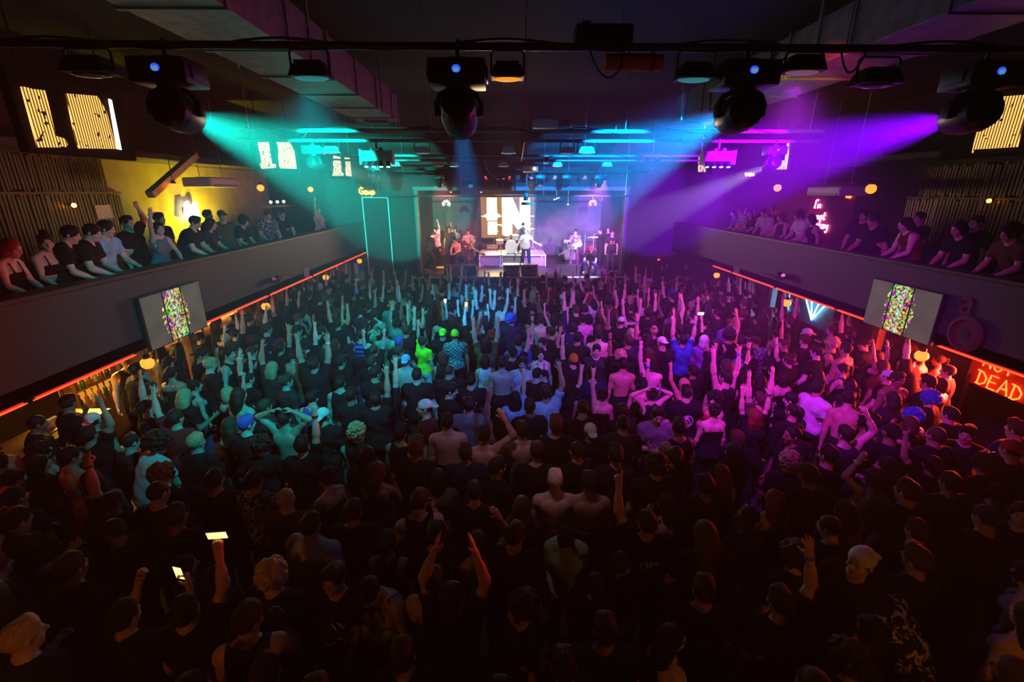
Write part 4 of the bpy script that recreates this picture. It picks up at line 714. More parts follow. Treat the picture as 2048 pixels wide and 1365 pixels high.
BUILD = {'m': dict(sh=.178, hip=.094, ch=(.168,.118,.20), be=(.142,.108,.17), pe=(.158,.118,.13), arm=1.0, leg=1.0, nk=.056, H=1.0, bust=0),
         'f': dict(sh=.150, hip=.092, ch=(.140,.102,.19), be=(.118,.092,.16), pe=(.160,.120,.13), arm=.82, leg=.92, nk=.046, H=.945, bust=1),
         'b': dict(sh=.190, hip=.100, ch=(.186,.140,.21), be=(.178,.150,.19), pe=(.178,.140,.14), arm=1.15, leg=1.12, nk=.063, H=1.0, bust=0)}

def skeleton(bk, P):
    """joints of a posed body facing +Y; P: dict(lean, twist, side, head=(yaw,pitch,roll), R=(upper,fore,palm,style), L=..., legs=...)"""
    B = BUILD[bk]; S = {}
    Rs = rot('z', P.get('twist',0))@rot('y', P.get('side',0))@rot('x', -P.get('lean',0))
    Rh = rot('z', P.get('twist',0)*.4)@rot('y', P.get('side',0)*.5)@rot('x', -P.get('lean',0)*.5)
    o1, o2 = V3(0,0,.98), V3(0,0,1.14)
    o2w = o1+Rh@(o2-o1)
    ch = lambda x,y,z: o2w+Rs@(V3(x,y,z)-o2)
    mid = lambda x,y,z: o1+Rh@(V3(x,y,z)-o1)
    S['ch'], S['mid'], S['Rs'], S['Rh'] = ch, mid, Rs, Rh
    hy, hp, hr = P.get('head', (0,0,0))
    Rhead = Rs@rot('x', P.get('lean',0)*.6)@rot('z', hy)@rot('x', -hp)@rot('y', hr)
    nb = ch(0,-.012,1.455); hc = nb+Rs@V3(0,.012,.075)+Rhead@V3(0,.012,.108)
    S['nb'], S['hc'], S['Rhead'] = nb, hc, Rhead
    for k, sg in (('R',1),('L',-1)):
        u, f, n, st = P.get(k, ((.22*1,.02,-1),(.1,.25,-1),(-1,.2,0),'relax'))
        m = V3(sg,1,1)
        u, f, n = unit(V3(*u)*m), unit(V3(*f)*m), V3(*n)*m
        up = max(0, u[2]); out = max(0, u[0]*sg)
        sh = V3(sg*(B['sh']-.035*up), 0, 1.405+.075*up+.02*out)
        u, f, n = Rs@u, Rs@f, Rs@n
        shw = ch(*sh); el = shw+u*.285*(.94 if bk=='f' else 1); wr = el+f*.25*(.94 if bk=='f' else 1)
        S[k] = dict(sh=shw, el=el, wr=wr, f=f, n=n, st=st, hf=unit(f+n*P.get('wrist'+k, .0)))
    legs = P.get('legs'); dz = 0
    for k, sg in (('r',1),('l',-1)):
        th, shn = (legs[k] if legs else ((.02,.03,-1),(.03,-.06,-1)))
        hj = V3(sg*B['hip'],0,.925); kn = hj+unit(V3(*th)*V3(sg,1,1))*.42; an = kn+unit(V3(*shn)*V3(sg,1,1))*.425
        S[k] = dict(hip=hj, kn=kn, an=an, toe=an+V3(sg*.03,.15,-.045))
    S['base'] = min(S['r']['an'][2], S['l']['an'][2])-.085
    return S, B

def body_mesh(bk, P, h=.0115):
    S, B = skeleton(bk, P); ch, mid = S['ch'], S['mid']; a = B['arm']; lg = B['leg']
    pts = [S['hc']+V3(0,0,.0)] + [S[k][j] for k in 'RL' for j in ('el','wr','sh')] + [S[k]['wr']+S[k]['f']*.2 for k in 'RL'] + [S[k][j] for k in 'rl' for j in ('kn','an','toe')]
    pts = np.array(pts); F = Field(pts.min(0)-.2, pts.max(0)+.2, h)
    F.ell(ch(0,-.005,1.285), B['ch'], S['Rs'], .05); F.ell(mid(0,.008,1.09), B['be'], S['Rh'], .07); F.ell((0,-.008,.955), B['pe'], None, .07)
    F.cap(ch(-B['sh']*.78,-.012,1.415), ch(B['sh']*.78,-.012,1.415), .052*a, .052*a, .05)
    for sg in (-1,1):
        F.ell(ch(sg*.08,-.085,1.36), (.075,.035,.085), S['Rs'], .04); F.ell(ch(sg*.075,.075,1.33), (.078,.04,.065), S['Rs'], .04)
        F.cap(ch(sg*.02,-.015,1.50), ch(sg*B['sh']*.78,-.012,1.435), .036, .04, .04)
        F.ell((sg*.075,-.075,.90), (.085,.075,.09), None, .05)
        if B['bust']: F.ell(ch(sg*.068,.095,1.275), (.062,.055,.06), S['Rs'], .03)
    hR, hc = S['Rhead'], S['hc']; hd = lambda x,y,z: hc+hR@V3(x,y,z)
    F.cap(S['nb'], hd(0,-.018,-.065), B['nk'], B['nk']*.93, .035)
    F.ell(hd(0,-.012,.022), (.0745,.094,.092), hR, .02); F.ell(hd(0,.030,-.052), (.052,.058,.062), hR, .035)
    F.cap(hd(0,.062,-.098), hd(0,.066,-.094), .020, .020, .02)                  # chin
    F.cap(hd(-.03,.074,.026), hd(.03,.074,.026), .012, .012, .016)              # brow
    for sg in (-1,1):
        F.ell(hd(sg*.031,.094,.004), (.017,.016,.012), hR, .012, sub=True)        # eye socket
        F.ell(hd(sg*.031,.074,.003), (.0135,.0135,.011), hR, .004)
        F.ell(hd(sg*.043,.056,-.026), (.022,.022,.02), hR, .018)                 # cheek
        F.ell(hd(sg*.076,-.012,-.008), (.010,.020,.032), hR@rot('z', sg*-22), .008)
    F.cap(hd(0,.084,.018), hd(0,.107,-.022), .0085, .0135, .010); F.cap(hd(-.012,.092,-.028), hd(.012,.092,-.028), .008, .008, .008)
    F.cap(hd(-.020,.080,-.055), hd(.020,.080,-.055), .0085, .0085, .010); F.cap(hd(-.022,.094,-.0585), hd(.022,.094,-.0585), .003, .003, .006, sub=True)
    for k, sg in (('R',1),('L',-1)):
        A = S[k]; u = unit(A['el']-A['sh'])
        F.ell(A['sh']+u*.02, (.058*a,)*3, None, .05); F.cap(A['sh'], A['el'], .048*a, .038*a, .035)
        F.cap(A['sh']+u*.08+S['Rs']@V3(0,.012,0), A['sh']+u*.19, .040*a, .036*a, .03)
        F.cap(A['el'], A['wr'], .038*a, .0255*a, .02); F.cap(A['el']+A['f']*.03, A['el']+A['f']*.12, .041*a, .034*a, .03)
        for p in hand_prims(A['wr'], A['hf'], A['n'], sg, A['st'], .93 if bk=='f' else 1.0):
            F.cap(p[1], p[2], p[3], p[4], p[5], p[6], p[7])
    for k in 'rl':
        L = S[k]; F.cap(L['hip'], L['kn'], .083*lg, .055*lg, .05); F.cap(L['kn'], L['an'], .053*lg, .037*lg, .03)
        d = unit(L['an']-L['kn']); F.ell(L['kn']+d*.14+V3(0,-.025,0), (.045*lg,.045*lg,.11), None, .04)
        F.cap(L['an']+V3(0,-.03,-.03), L['toe'], .045, .036, .03)
    vs, fs = F.mesh()
    me = np_mesh('body', vs, fs)
    q = (vs-hc)@hR                                                             # features painted on the face itself
    g = lambda c, r: np.exp(-(((q-np.array(c))/np.array(r))**2).sum(1))
    eye = sum(g((sg*.031,.088,.003), (.014,.02,.008)) for sg in (-1,1)); brow = sum(g((sg*.033,.088,.027), (.020,.022,.006)) for sg in (-1,1))
    lip = g((0,.094,-.057), (.024,.02,.011))
    feat = me.attributes.new('feat', 'FLOAT_VECTOR', 'POINT')
    feat.data.foreach_set('vector', np.stack([np.clip(eye,0,1), np.clip(brow,0,1), np.clip(lip,0,1)], 1).astype(np.float32).ravel())
    foot = (vs[:,2] < S['base']+.10) 
    mi = np.where(foot[fs].all(1), 1, 0).astype(np.int32); me.polygons.foreach_set('material_index', mi)
    return me, S

def wrinkle(F, amp, sc, seed):
    X, Y, Z = F.grid()
    F.F = F.F+(amp*(np.sin(X*sc+seed+2*np.sin(Z*sc*.6))+np.sin(Y*sc*1.2+Z*sc*.9+seed*2)*.8+np.sin(Z*sc*1.5+X*sc*.7-seed))).astype(np.float32)

def top_mesh(bk, P, kind, h=.0145):
    S, B = skeleton(bk, P); ch, mid = S['ch'], S['mid']; a = B['arm']
    pts = np.array([ch(0,0,1.5), mid(0,0,.9)]+[S[k][j] for k in 'RL' for j in ('sh','el','wr')])
    F = Field(pts.min(0)-.25, pts.max(0)+.25, h); e = {'tank':.009,'crop':.008,'straps':.007}.get(kind, .018)
    g = lambda r, q=e: tuple(x+q for x in r)
    F.ell(ch(0,-.005,1.285), g(B['ch']), S['Rs'], .06); F.ell(mid(0,.008,1.09), g(B['be'], e*1.4+.005), S['Rh'], .09); F.ell((0,-.008,.955), g(B['pe'], e*1.3+.016), None, .09)
    F.cap(ch(-B['sh']*.78,-.012,1.415), ch(B['sh']*.78,-.012,1.415), .052*a+e, .052*a+e, .05)
    for sg in (-1,1):
        F.ell(ch(sg*.08,-.085,1.36), g((.075,.035,.085)), S['Rs'], .05); F.ell(ch(sg*.075,.075,1.33), g((.078,.04,.065)), S['Rs'], .05)
        F.cap(ch(sg*.03,-.015,1.485), ch(sg*B['sh']*.78,-.012,1.432), .030+e, .04+e, .04)
        if B['bust']: F.ell(ch(sg*.068,.095,1.275), g((.062,.055,.06)), S['Rs'], .05)
    if kind in ('tee','long','hood','coat'):
        for k in 'RL':
            A = S[k]; u = unit(A['el']-A['sh']); F.ell(A['sh']+u*.02, (.058*a+e,)*3, None, .05)
            F.cap(A['sh'], A['sh']+u*.19, .05*a+e, .052*a+e, .04) if kind == 'tee' else F.cap(A['sh'], A['el'], .05*a+e, .042*a+e, .04)
            if kind != 'tee': F.cap(A['el'], A['wr']-A['f']*.01, .042*a+e, .032*a+e, .03)
    wrinkle(F, .0022 if kind in ('tank','crop','straps') else .0036, 26, len(kind)+ord(bk))
    if kind == 'tee':
        for k in 'RL':                                                         # cut the sleeve end square
            A = S[k]; u = unit(A['el']-A['sh']); X, Y, Z = F.grid(); c = A['sh']+u*.185
            d = (X-c[0])*u[0]+(Y-c[1])*u[1]+(Z-c[2])*u[2]
            r2 = (X-c[0])**2+(Y-c[1])**2+(Z-c[2])**2
            F.F = np.where(r2 < .13**2, np.maximum(F.F, d.astype(np.float32)), F.F)
    if kind == 'hood':
        F.cap(ch(-.07,-.07,1.47), ch(.07,-.07,1.47), .05, .05, .03)
    up = S['Rs']@V3(0,0,1); fw = S['Rs']@V3(0,1,0)
    F.ell(ch(0,.03,1.525), (.082 if kind in('tank','straps','crop') else .070,.095,.075), S['Rs'], .008, sub=True)   # neckline
    if kind in ('tank','straps','crop'):
        for sg in (-1,1):
            F.ell(ch(sg*(B['sh']+.035),0,1.40), (.085,.20,.13), S['Rs'], .01, sub=True)
    if kind in ('straps','crop'):
        F.plane(ch(0,0,1.345), up)
        for sg in (-1,1):
            prev = None
            for q in ((.082,-.122,1.30),(.085,-.112,1.39),(.08,-.035,1.474),(.078,.05,1.462),(.074,.122,1.38),(.07,.150,1.30)):
                p = ch(sg*q[0]*(.9 if bk=='f' else 1.05), q[1]*(1. if bk=='f' else 1.1), q[2]-.006)
                if prev is not None: F.cap(prev, p, .0105, .0105, .006)
                prev = p
    hem = {'crop':1.19}.get(kind, .86)
    if hem > 1.1: F.plane(ch(0,0,hem), -up)
    else: F.plane((0,0,hem), (0,0,-1))
    vs, fs = F.mesh(); return np_mesh('top', vs, fs)

def bottom_mesh(bk, P, kind, h=.018):
    S, B = skeleton(bk, P); lg = B['leg']; mid = S['mid']
    pts = np.array([(0,0,1.1)]+[S[k][j] for k in 'rl' for j in ('hip','kn','an')]); F = Field(pts.min(0)-.22, pts.max(0)+.22, h); e = .012
    F.ell((0,-.008,.955), tuple(x+e for x in B['pe']), None, .06); F.ell(mid(0,.005,1.04), (B['be'][0]+e*.8, B['be'][1]+e*.8,.09), S['Rh'], .06)
    for k, sg in (('r',1),('l',-1)):
        L = S[k]; F.ell((sg*.075,-.075,.90), (.085+e,.075+e,.09+e), None, .05)
        if kind == 'shorts':
            F.cap(L['hip'], L['kn'], .085*lg+e, .075*lg+e, .04)
        else:
            F.cap(L['hip'], L['kn'], .083*lg+e, .058*lg+e, .05); d = unit(L['an']-L['kn']); F.cap(L['kn'], L['an']-d*.02, .060*lg+e, .048*lg+e, .03); F.ell(L['kn']+d*.14+V3(0,-.025,0), (.047*lg+e,.047*lg+e,.12), None, .04); F.ell(L['kn'], (.062*lg+e,)*3, None, .03)
    wrinkle(F, .003, 24, 3); F.plane((0,0,1.075), (0,0,1))
    vs, fs = F.mesh(); return np_mesh('trousers', vs, fs)

def hair_mesh(style, h=.009):
    F = Field((-.24,-.28,-.48), (.24,.2,.26), h); E = V3
    def cut(y0=.10, z0=-.055, rz=.11, ry=.072, rx=.066): F.ell((0,y0,z0), (rx,ry,rz), None, .012, sub=True)
    if style == 'buzz':
        F.ell((0,-.014,.026), (.079,.098,.0945), None, .02); F.plane((0,-.02,-.045), (0,.55,-1)); cut(.095,-.02,.085)
    elif style in ('short','fade','quiff'):
        F.ell((0,-.016,.030), (.083,.104,.102), None, .02)
        F.cap((-.03,.035,.092), (.03,.035,.092), .036, .036, .03)
        if style == 'quiff': F.cap((-.025,.06,.102), (.03,.05,.106), .04, .04, .02); F.ell((0,-.01,.078), (.075,.09,.055), None, .02)
        F.plane((0,-.02,-.058), (0,.5,-1)); cut()
    elif style in ('bob','long','pony','bun','wavy'):
        F.ell((0,-.020,.028), (.087,.106,.103), None, .02)
        if style == 'bob': F.ell((0,-.045,-.06), (.098,.085,.115), None, .04)
        if style in ('long','wavy'):
            F.ell((0,-.055,-.06), (.100,.078,.13), None, .04); F.cap((0,-.078,-.08), (0,-.105,-.33), .075, .055, .04, flat=(0,1,0), fs=1.7)
            F.cap((.055,-.08,-.08), (.062,-.09,-.30), .05, .035, .04); F.cap((-.055,-.08,-.08), (-.062,-.09,-.30), .05, .035, .04)
        if style == 'pony': F.cap((0,-.115,.05), (0,-.15,.03), .03, .035, .02); F.cap((0,-.15,.03), (0,-.155,-.20), .036, .016, .02)
        if style == 'bun': F.ell((0,-.075,.115), (.05,.05,.045), None, .015)
        if style in ('pony','bun'): F.plane((0,-.02,-.055), (0,.5,-1))
        F.ell((0,.085,-.065), (.060,.085,.125), None, .012, sub=True); F.ell((0,.01,-.16), (.055,.075,.12), None, .015, sub=True)
    elif style in ('curly','afro'):
        R = .022 if style == 'curly' else .045; rng = random.Random(7)
        F.ell((0,-.022,.035), (.083+R*.7,.102+R*.7,.098+R*.7), None, .02)
        for i in range(110):
            th = rng.uniform(0, 2*PI); z = rng.uniform(-.75 if style=='curly' else -.6, 1); r = math.sqrt(1-min(z*z,1))
            F.ell((r*math.cos(th)*(.083+R), -.024+r*math.sin(th)*(.102+R), .03+z*(.100+R)), (.021,)*3, None, .008)
        F.ell((0,.115,-.06), (.066,.085,.115), None, .01, sub=True); F.ell((0,.03,-.15), (.06,.09,.085), None, .015, sub=True)
    elif style == 'cap':
        F.ell((0,-.014,.034), (.086,.106,.094), None, .02); F.plane((0,0,.018), (0,-.12,-1))
        F.ell((0,-.125,.026), (.066,.075,.010), rot('x', 12), .012)              # worn backwards
        F.ell((0,.088,.032), (.032,.03,.022), None, .006, sub=True)
        F.ell((0,-.014,.13), (.008,.008,.006), None, .004)
    elif style == 'capf':
        F.ell((0,-.014,.034), (.086,.106,.094), None, .02); F.plane((0,0,.018), (0,-.12,-1)); F.ell((0,.125,.03), (.066,.075,.010), rot('x', -10), .012)
        F.ell((0,-.014,.13), (.008,.008,.006), None, .004)
    elif style == 'beanie':
        F.ell((0,-.016,.045), (.088,.106,.105), None, .02); F.cap((0,-.05,.13), (0,-.07,.15), .035, .02, .03); F.plane((0,0,.012), (0,-.1,-1))
        F.ell((0,-.012,.022), (.092,.110,.022), None, .006)
    elif style == 'bucket':
        F.ell((0,-.012,.05), (.088,.106,.085), None, .02); F.ell((0,-.012,.012), (.135,.155,.022), None, .02); F.plane((0,0,-.004), (0,0,-1))
    elif style == 'hoodup':
        F.ell((0,-.025,.02), (.105,.125,.125), None, .03); F.ell((0,-.05,-.10), (.11,.10,.10), None, .05); F.ell((0,.10,-.03), (.068,.10,.10), None, .015, sub=True)
    if style not in ('cap','capf','beanie','bucket','hoodup','curly','afro'):
        X, Y, Z = F.grid(); th = np.arctan2(X, -(Y+.02))
        F.F = F.F+(.0022*np.sin(th*26+6*np.sin(Z*22)+3*np.sin(X*40))+.0012*np.sin(th*47-Z*60)).astype(np.float32)
    vs, fs = F.mesh(); return np_mesh('hair', vs, fs)

UPc, FWD = (.18,.10,1), (0,1,0)
POSES = {
 'idle': dict(),
 'hang': dict(R=((.16,-.03,-1),(.06,.12,-1),(-1,.3,0),'relax'), L=((.16,-.03,-1),(.06,.12,-1),(-1,.3,0),'relax')),
 'out':  dict(R=((.42,.05,-1),(.25,.55,-.75),(-.6,-.2,-.8),'relax'), L=((.42,.05,-1),(.25,.55,-.75),(-.6,-.2,-.8),'relax')),
 'cross':dict(R=((.22,.25,-1),(-.85,.55,.15),(0,-1,.2),'relax'), L=((.22,.30,-1),(-.85,.6,-.05),(0,-1,.2),'relax'), head=(0,12,0)),
 'drink':dict(R=((.2,.15,-1),(-.15,.8,.35),(-1,.1,0),'grip'), head=(25,5,0)),
 'chin': dict(R=((.25,.4,-.9),(-.35,.35,.9),(-.4,-1,.2),'relax'), L=((.15,.1,-1),(-.6,.6,-.2),(0,0,1),'relax'), head=(-35,8,0)),
 'up':   dict(R=((.12,.10,1),(.02,.12,1),(0,1,0),'open'), head=(0,-6,0)),
 'upb':  dict(R=((.42,.15,.95),(-.12,.10,1),(0,1,0),'open'), side=-4),
 'horn': dict(R=((.20,.16,1),(.05,.08,1),(0,1,0),'horns'), side=-3, head=(0,-5,0)),
 'hornb':dict(R=((.55,.25,.75),(.08,.15,1),(0,1,0),'horns')),
 'fist': dict(R=((.22,.18,1),(.02,.05,1),(0,1,0),'fist'), head=(8,0,0)),
 'point':dict(R=((.35,.3,.8),(.0,.22,1),(0,1,0),'point'), head=(-10,0,0)),
 'pointl':dict(L=((.35,.3,.8),(.0,.22,1),(0,1,0),'point'), head=(8,0,0)),
 'both': dict(R=((.28,.10,1),(.05,.10,1),(0,1,0),'open'), L=((.28,.10,1),(.05,.10,1),(0,1,0),'open'), head=(0,-10,0)),
 'bothh':dict(R=((.38,.10,1),(.0,.05,1),(0,1,0),'horns'), L=((.30,.16,1),(.1,.10,1),(0,1,0),'open'), head=(6,-6,0)),
 'onhead':dict(R=((.85,-.05,.75),(-.93,.05,.42),(0,-.15,-1),'relax'), L=((.85,-.05,.72),(-.93,.02,.42),(0,-.15,-1),'relax')),
 'bend': dict(R=((.75,.1,.55),(-.45,.10,1),(0,.6,-.6),'relax'), side=-5, head=(10,0,6)),
 'clap': dict(R=((.3,.35,.8),(-.35,.25,1),(-1,0,.2),'flat'), L=((.3,.35,.8),(-.35,.25,1),(-1,0,.2),'flat')),
 'photo':dict(R=((.3,.75,-.1),(-.28,.35,1),(-.7,-.5,0),'grip'), L=((.3,.75,-.1),(-.28,.35,1),(-.7,-.5,0),'grip')),
 'phone':dict(R=((.25,.45,.9),(-.05,.25,1),(-.3,.9,0),'grip'), head=(5,-6,0)),
 'down': dict(R=((.18,.28,-1),(-.4,.85,-.1),(-.4,-.2,.9),'grip'), L=((.15,.1,-1),(-.3,.6,-.6),(0,0,1),'relax'), lean=8, head=(0,38,0)),
 'leanr':dict(R=((.18,.72,-.85),(-.25,.95,-.12),(0,0,-1),'flat'), L=((.20,.70,-.85),(-.35,.95,-.10),(0,0,-1),'flat'), lean=26, head=(0,10,0)),
 'leanl':dict(R=((.15,.65,-.85),(-.1,.95,-.15),(0,0,-1),'flat'), L=((.15,.1,-1),(.05,.3,-1),(-1,.3,0),'relax'), lean=20, head=(-25,6,0)),
 'leanu':dict(R=((.30,.35,1),(.05,.15,1),(0,1,0),'open'), L=((.2,.75,-.75),(-.25,.95,-.35),(0,0,-1),'flat'), lean=16, head=(0,0,0)),
 'hunch':dict(R=((.25,.6,-.9),(-.2,.9,.1),(0,0,-1),'relax'), L=((.25,.6,-.9),(-.3,.9,.05),(0,0,-1),'relax'), lean=38, head=(15,15,0)),
 # stage
 'sing': dict(R=((.45,.25,-.75),(.35,.55,-.9),(-.5,.2,-.8),'open'), L=((.55,.1,-.75),(.85,.25,-.35),(0,1,.2),'open'), legs=dict(r=((.10,.06,-1),(.04,-.08,-1)), l=((.12,.02,-1),(.06,-.05,-1))), head=(8,-8,0)),
 'bass': dict(R=((.38,.0,-1),(-.55,.75,-.25),(-.2,-.6,-.5),'grip'), L=((.35,.35,-.85),(.30,.75,.35),(-.5,-.3,.6),'grip'), legs=dict(r=((.12,.06,-1),(.04,-.08,-1)), l=((.12,.02,-1),(.06,-.05,-1))), head=(12,10,0), lean=4),
 'basr': dict(R=((.75,.1,.1),(-.55,.3,1),(-.6,-.4,0),'fist'), L=((.35,.35,-.85),(.30,.75,.35),(-.5,-.3,.6),'grip'), head=(20,0,0)),
 'poin': dict(R=((.25,1,-.12),(.0,1,.02),(0,0,-1),'point'), head=(0,0,0)),
 'crouch':dict(lean=40, legs=dict(r=((.35,.9,.12),(.0,-.42,-1)), l=((.30,.85,-.15),(.02,-.62,-1))), R=((.25,.8,-.75),(-.05,.55,-.85),(0,0,-1),'open'), L=((.2,.7,-.8),(-.25,.8,-.5),(0,0,-1),'relax'), head=(0,15,0)),
 'step': dict(lean=18, legs=dict(r=((.05,.45,-1),(.02,-.10,-1)), l=((.08,-.35,-1),(.03,-.50,-1))), R=((.2,.35,-1),(-.1,.9,-.2),(-1,0,0),'relax'), head=(0,14,0)),
 'sit':  dict(lean=22, legs=dict(r=((.22,1,-.05),(.02,-.1,-1)), l=((.25,1,-.05),(.02,-.05,-1))), R=((.3,.6,-.8),(-.55,.8,-.1),(0,0,-1),'grip'), L=((.3,.6,-.8),(-.55,.8,-.1),(0,0,-1),'grip'), head=(0,15,0)),
 'drum': dict(lean=8, legs=dict(r=((.3,1,-.1),(.05,.1,-1)), l=((.3,1,-.1),(.05,.1,-1))), R=((.45,.35,-.6),(-.1,.8,.5),(-.3,0,-1),'grip'), L=((.45,.35,-.6),(-.1,.8,.2),(-.3,0,-1),'grip')),
 'tend': dict(R=((.22,.45,-.9),(-.25,.9,-.05),(0,0,1),'grip'), L=((.3,.35,-.9),(-.1,.9,-.1),(0,0,1),'grip'), lean=10, head=(0,18,0)),
}
_pc = {}
def proto(bk, pose, hires=False):
    """mesh of the body in its pose, and its pose frames"""
    key = (bk, pose, hires)
    if key not in _pc:
        me, S = body_mesh(bk, POSES[pose], .0092 if hires else .0115); _pc[key] = (thin(me, .45 if hires else .34), S)
    return _pc[key]
_cc = {}
def cloth(fn, bk, pose, kind):
    key = (fn.__name__, bk, pose, kind)
    if key not in _cc: _cc[key] = thin(fn(bk, POSES[pose], kind), .5 if fn is top_mesh else .35)
    return _cc[key]
_hc = {}
def hair(style):
    if style not in _hc: _hc[style] = thin(hair_mesh(style), .6)
    return _hc[style]
# ============================================================ PEOPLE: materials, assembly
def skin_mat(name, col):
    m = mat(name, col, .48, noise=.12, nscale=14, bump=.06); nt = m.node_tree; p = nt.nodes['Principled BSDF']; N = nt.nodes.new; L = nt.links.new
    a = N('ShaderNodeAttribute'); a.attribute_name = 'feat'; s = N('ShaderNodeSeparateXYZ'); L(a.outputs['Vector'], s.inputs[0]); src = p.inputs['Base Color'].links[0].from_socket
    for i, (c, k) in enumerate(((( .03,.02,.018), 1.0), ((.04,.025,.02), .75), ((col[0]*.75,col[1]*.38,col[2]*.38), .8))):
        x = N('ShaderNodeMix'); x.data_type = 'RGBA'; mu = N('ShaderNodeMath'); mu.operation = 'MULTIPLY'; mu.inputs[1].default_value = k; L(s.outputs[i], mu.inputs[0]); L(mu.outputs[0], x.inputs['Factor']); L(src, x.inputs['A']); x.inputs['B'].default_value = (*c,1); src = x.outputs['Result']
    L(src, p.inputs['Base Color']); p.inputs['Subsurface Weight'].default_value = 0; return m
SKIN = dict(light=skin_mat('light_skin', (.62,.40,.31)), tan=skin_mat('tan_skin', (.48,.28,.19)), brown=skin_mat('brown_skin', (.27,.145,.09)), pale=skin_mat('pale_skin', (.72,.52,.43)))
SHOE = mat('black_shoe_leather', (.02,.02,.02), .5, noise=.2)
def cloth_mat(name, c, rough=.85, n=.25): return mat(name, c, rough, spec=.1, noise=n, nscale=9, bump=.12)
def pat_mat(name, a, b, kind, sc):
    m = cloth_mat(name, a); nt = m.node_tree; p = nt.nodes['Principled BSDF']; N = nt.nodes.new; L = nt.links.new; tc = N('ShaderNodeTexCoord')
    if kind == 'floral':
        t = N('ShaderNodeTexNoise'); t.inputs['Scale'].default_value = sc; t.inputs['Detail'].default_value = 4; t.inputs['Distortion'].default_value = 1.6; L(tc.outputs['Object'], t.inputs['Vector']); f = t.outputs['Fac']; lo, hi = .53, .57
    elif kind == 'stripe':
        t = N('ShaderNodeTexWave'); t.bands_direction = 'Z'; t.inputs['Scale'].default_value = sc; t.inputs['Distortion'].default_value = .6; L(tc.outputs['Object'], t.inputs['Vector']); f = t.outputs['Fac']; lo, hi = .45, .55
    elif kind == 'check':
        t = N('ShaderNodeTexChecker'); t.inputs['Scale'].default_value = sc; L(tc.outputs['Object'], t.inputs['Vector']); f = t.outputs['Fac']; lo, hi = .4, .6
    else:
        t = N('ShaderNodeTexVoronoi'); t.inputs['Scale'].default_value = sc; L(tc.outputs['Object'], t.inputs['Vector']); f = t.outputs['Distance']; lo, hi = .30, .36
    r = N('ShaderNodeMapRange'); r.inputs['From Min'].default_value = lo; r.inputs['From Max'].default_value = hi; L(f, r.inputs['Value']); x = N('ShaderNodeMix'); x.data_type = 'RGBA'
    L(r.outputs[0], x.inputs['Factor']); x.inputs['A'].default_value = (*a,1); x.inputs['B'].default_value = (*b,1); L(x.outputs['Result'], p.inputs['Base Color']); return m
CL = {k: cloth_mat(k.replace(' ','_')+'_cloth', c) for k, c in {'black':(.013,.013,.014),'dark grey':(.030,.030,.034),'grey':(.17,.175,.19),'navy':(.015,.025,.07),'white':(.68,.68,.66),'red':(.38,.03,.03),'maroon':(.13,.02,.025),'blue':(.04,.12,.42),
   'light blue':(.30,.48,.68),'teal':(.04,.30,.30),'neon yellow':(.50,.95,.04),'green':(.05,.28,.10),'light green':(.35,.60,.30),'purple':(.20,.07,.36),'pink':(.75,.20,.42),'olive':(.10,.105,.05),'brown':(.11,.06,.035),'orange':(.6,.22,.03),'pale blue':(.45,.60,.75)}.items()}
CL['floral'] = pat_mat('floral_cloth', (.013,.013,.015), (.55,.50,.40), 'floral', 13); CL['flecked'] = pat_mat('flecked_cloth', (.013,.013,.015), (.5,.55,.6), 'floral', 26)
CL['blue striped'] = pat_mat('blue_striped_cloth', (.012,.016,.05), (.03,.13,.55), 'stripe', 3.2); CL['check'] = pat_mat('checked_cloth', (.02,.05,.06), (.15,.45,.45), 'check', 26)
CL['striped'] = pat_mat('striped_cloth', (.03,.03,.035), (.6,.6,.6), 'stripe', 5); CL['bone print'] = pat_mat('bone_print_cloth', (.012,.012,.013), (.85,.83,.80), 'stripe', 6); CL['white blotched'] = pat_mat('blotched_cloth', (.62,.60,.52), (.03,.03,.03), 'floral', 7)
JEANS = {'black':cloth_mat('black_denim', (.016,.016,.018)), 'blue':cloth_mat('blue_denim', (.03,.055,.13)), 'grey':cloth_mat('grey_trouser', (.07,.07,.075)), 'white':CL['white']}
HAIR = {k: mat(k.replace(' ','_')+'_hair', c, .62, spec=.25, noise=.35, nscale=55, bump=.7) for k, c in {'black':(.010,.009,.009),'dark':(.022,.015,.011),'brown':(.07,.038,.02),'auburn':(.18,.05,.022),'red':(.34,.03,.02),'blond':(.55,.40,.20),'pale blond':(.75,.68,.52),'blue':(.03,.10,.5)}.items()}
HAIR.update({'c '+k: CL[k] for k in CL})
WB = [mat('wristband_%s' % n, c, .5, noise=.05) for n, c in (('white',(.75,.75,.75)),('blue',(.05,.25,.75)),('black',(.02,.02,.02)))]
PRINT = cloth_mat('white_shirt_print', (.75,.75,.74), n=.1); PRINTO = cloth_mat('orange_shirt_print', (.85,.18,.06), n=.1)
PHS = glow('phone_screen_glow', (.75,.85,1), 2.2); PHA = glow('phone_screen_amber', (1,.62,.22), 2.0)
def slot(o, *ms):
    while len(o.data.materials) < len(ms): o.data.materials.append(None)
    for i, m in enumerate(ms): o.material_slots[i].link = 'OBJECT'; o.material_slots[i].material = m
HAIRN = {'buzz':'cropped','short':'short','fade':'short','quiff':'swept up','bob':'bobbed','long':'long','wavy':'long','pony':'ponytailed','bun':'knotted up','curly':'curly','afro':'bushy'}
HATN = {'cap':'backwards cap','capf':'cap','beanie':'knitted hat','bucket':'bucket hat','hoodup':'raised hood'}
TOPN = {'tee':'t_shirt','tank':'tank_top','straps':'strap_top','crop':'crop_top','long':'long_sleeved_shirt','hood':'hooded_top','coat':'jacket'}
rngw = random.Random(21); PEOPLE = []
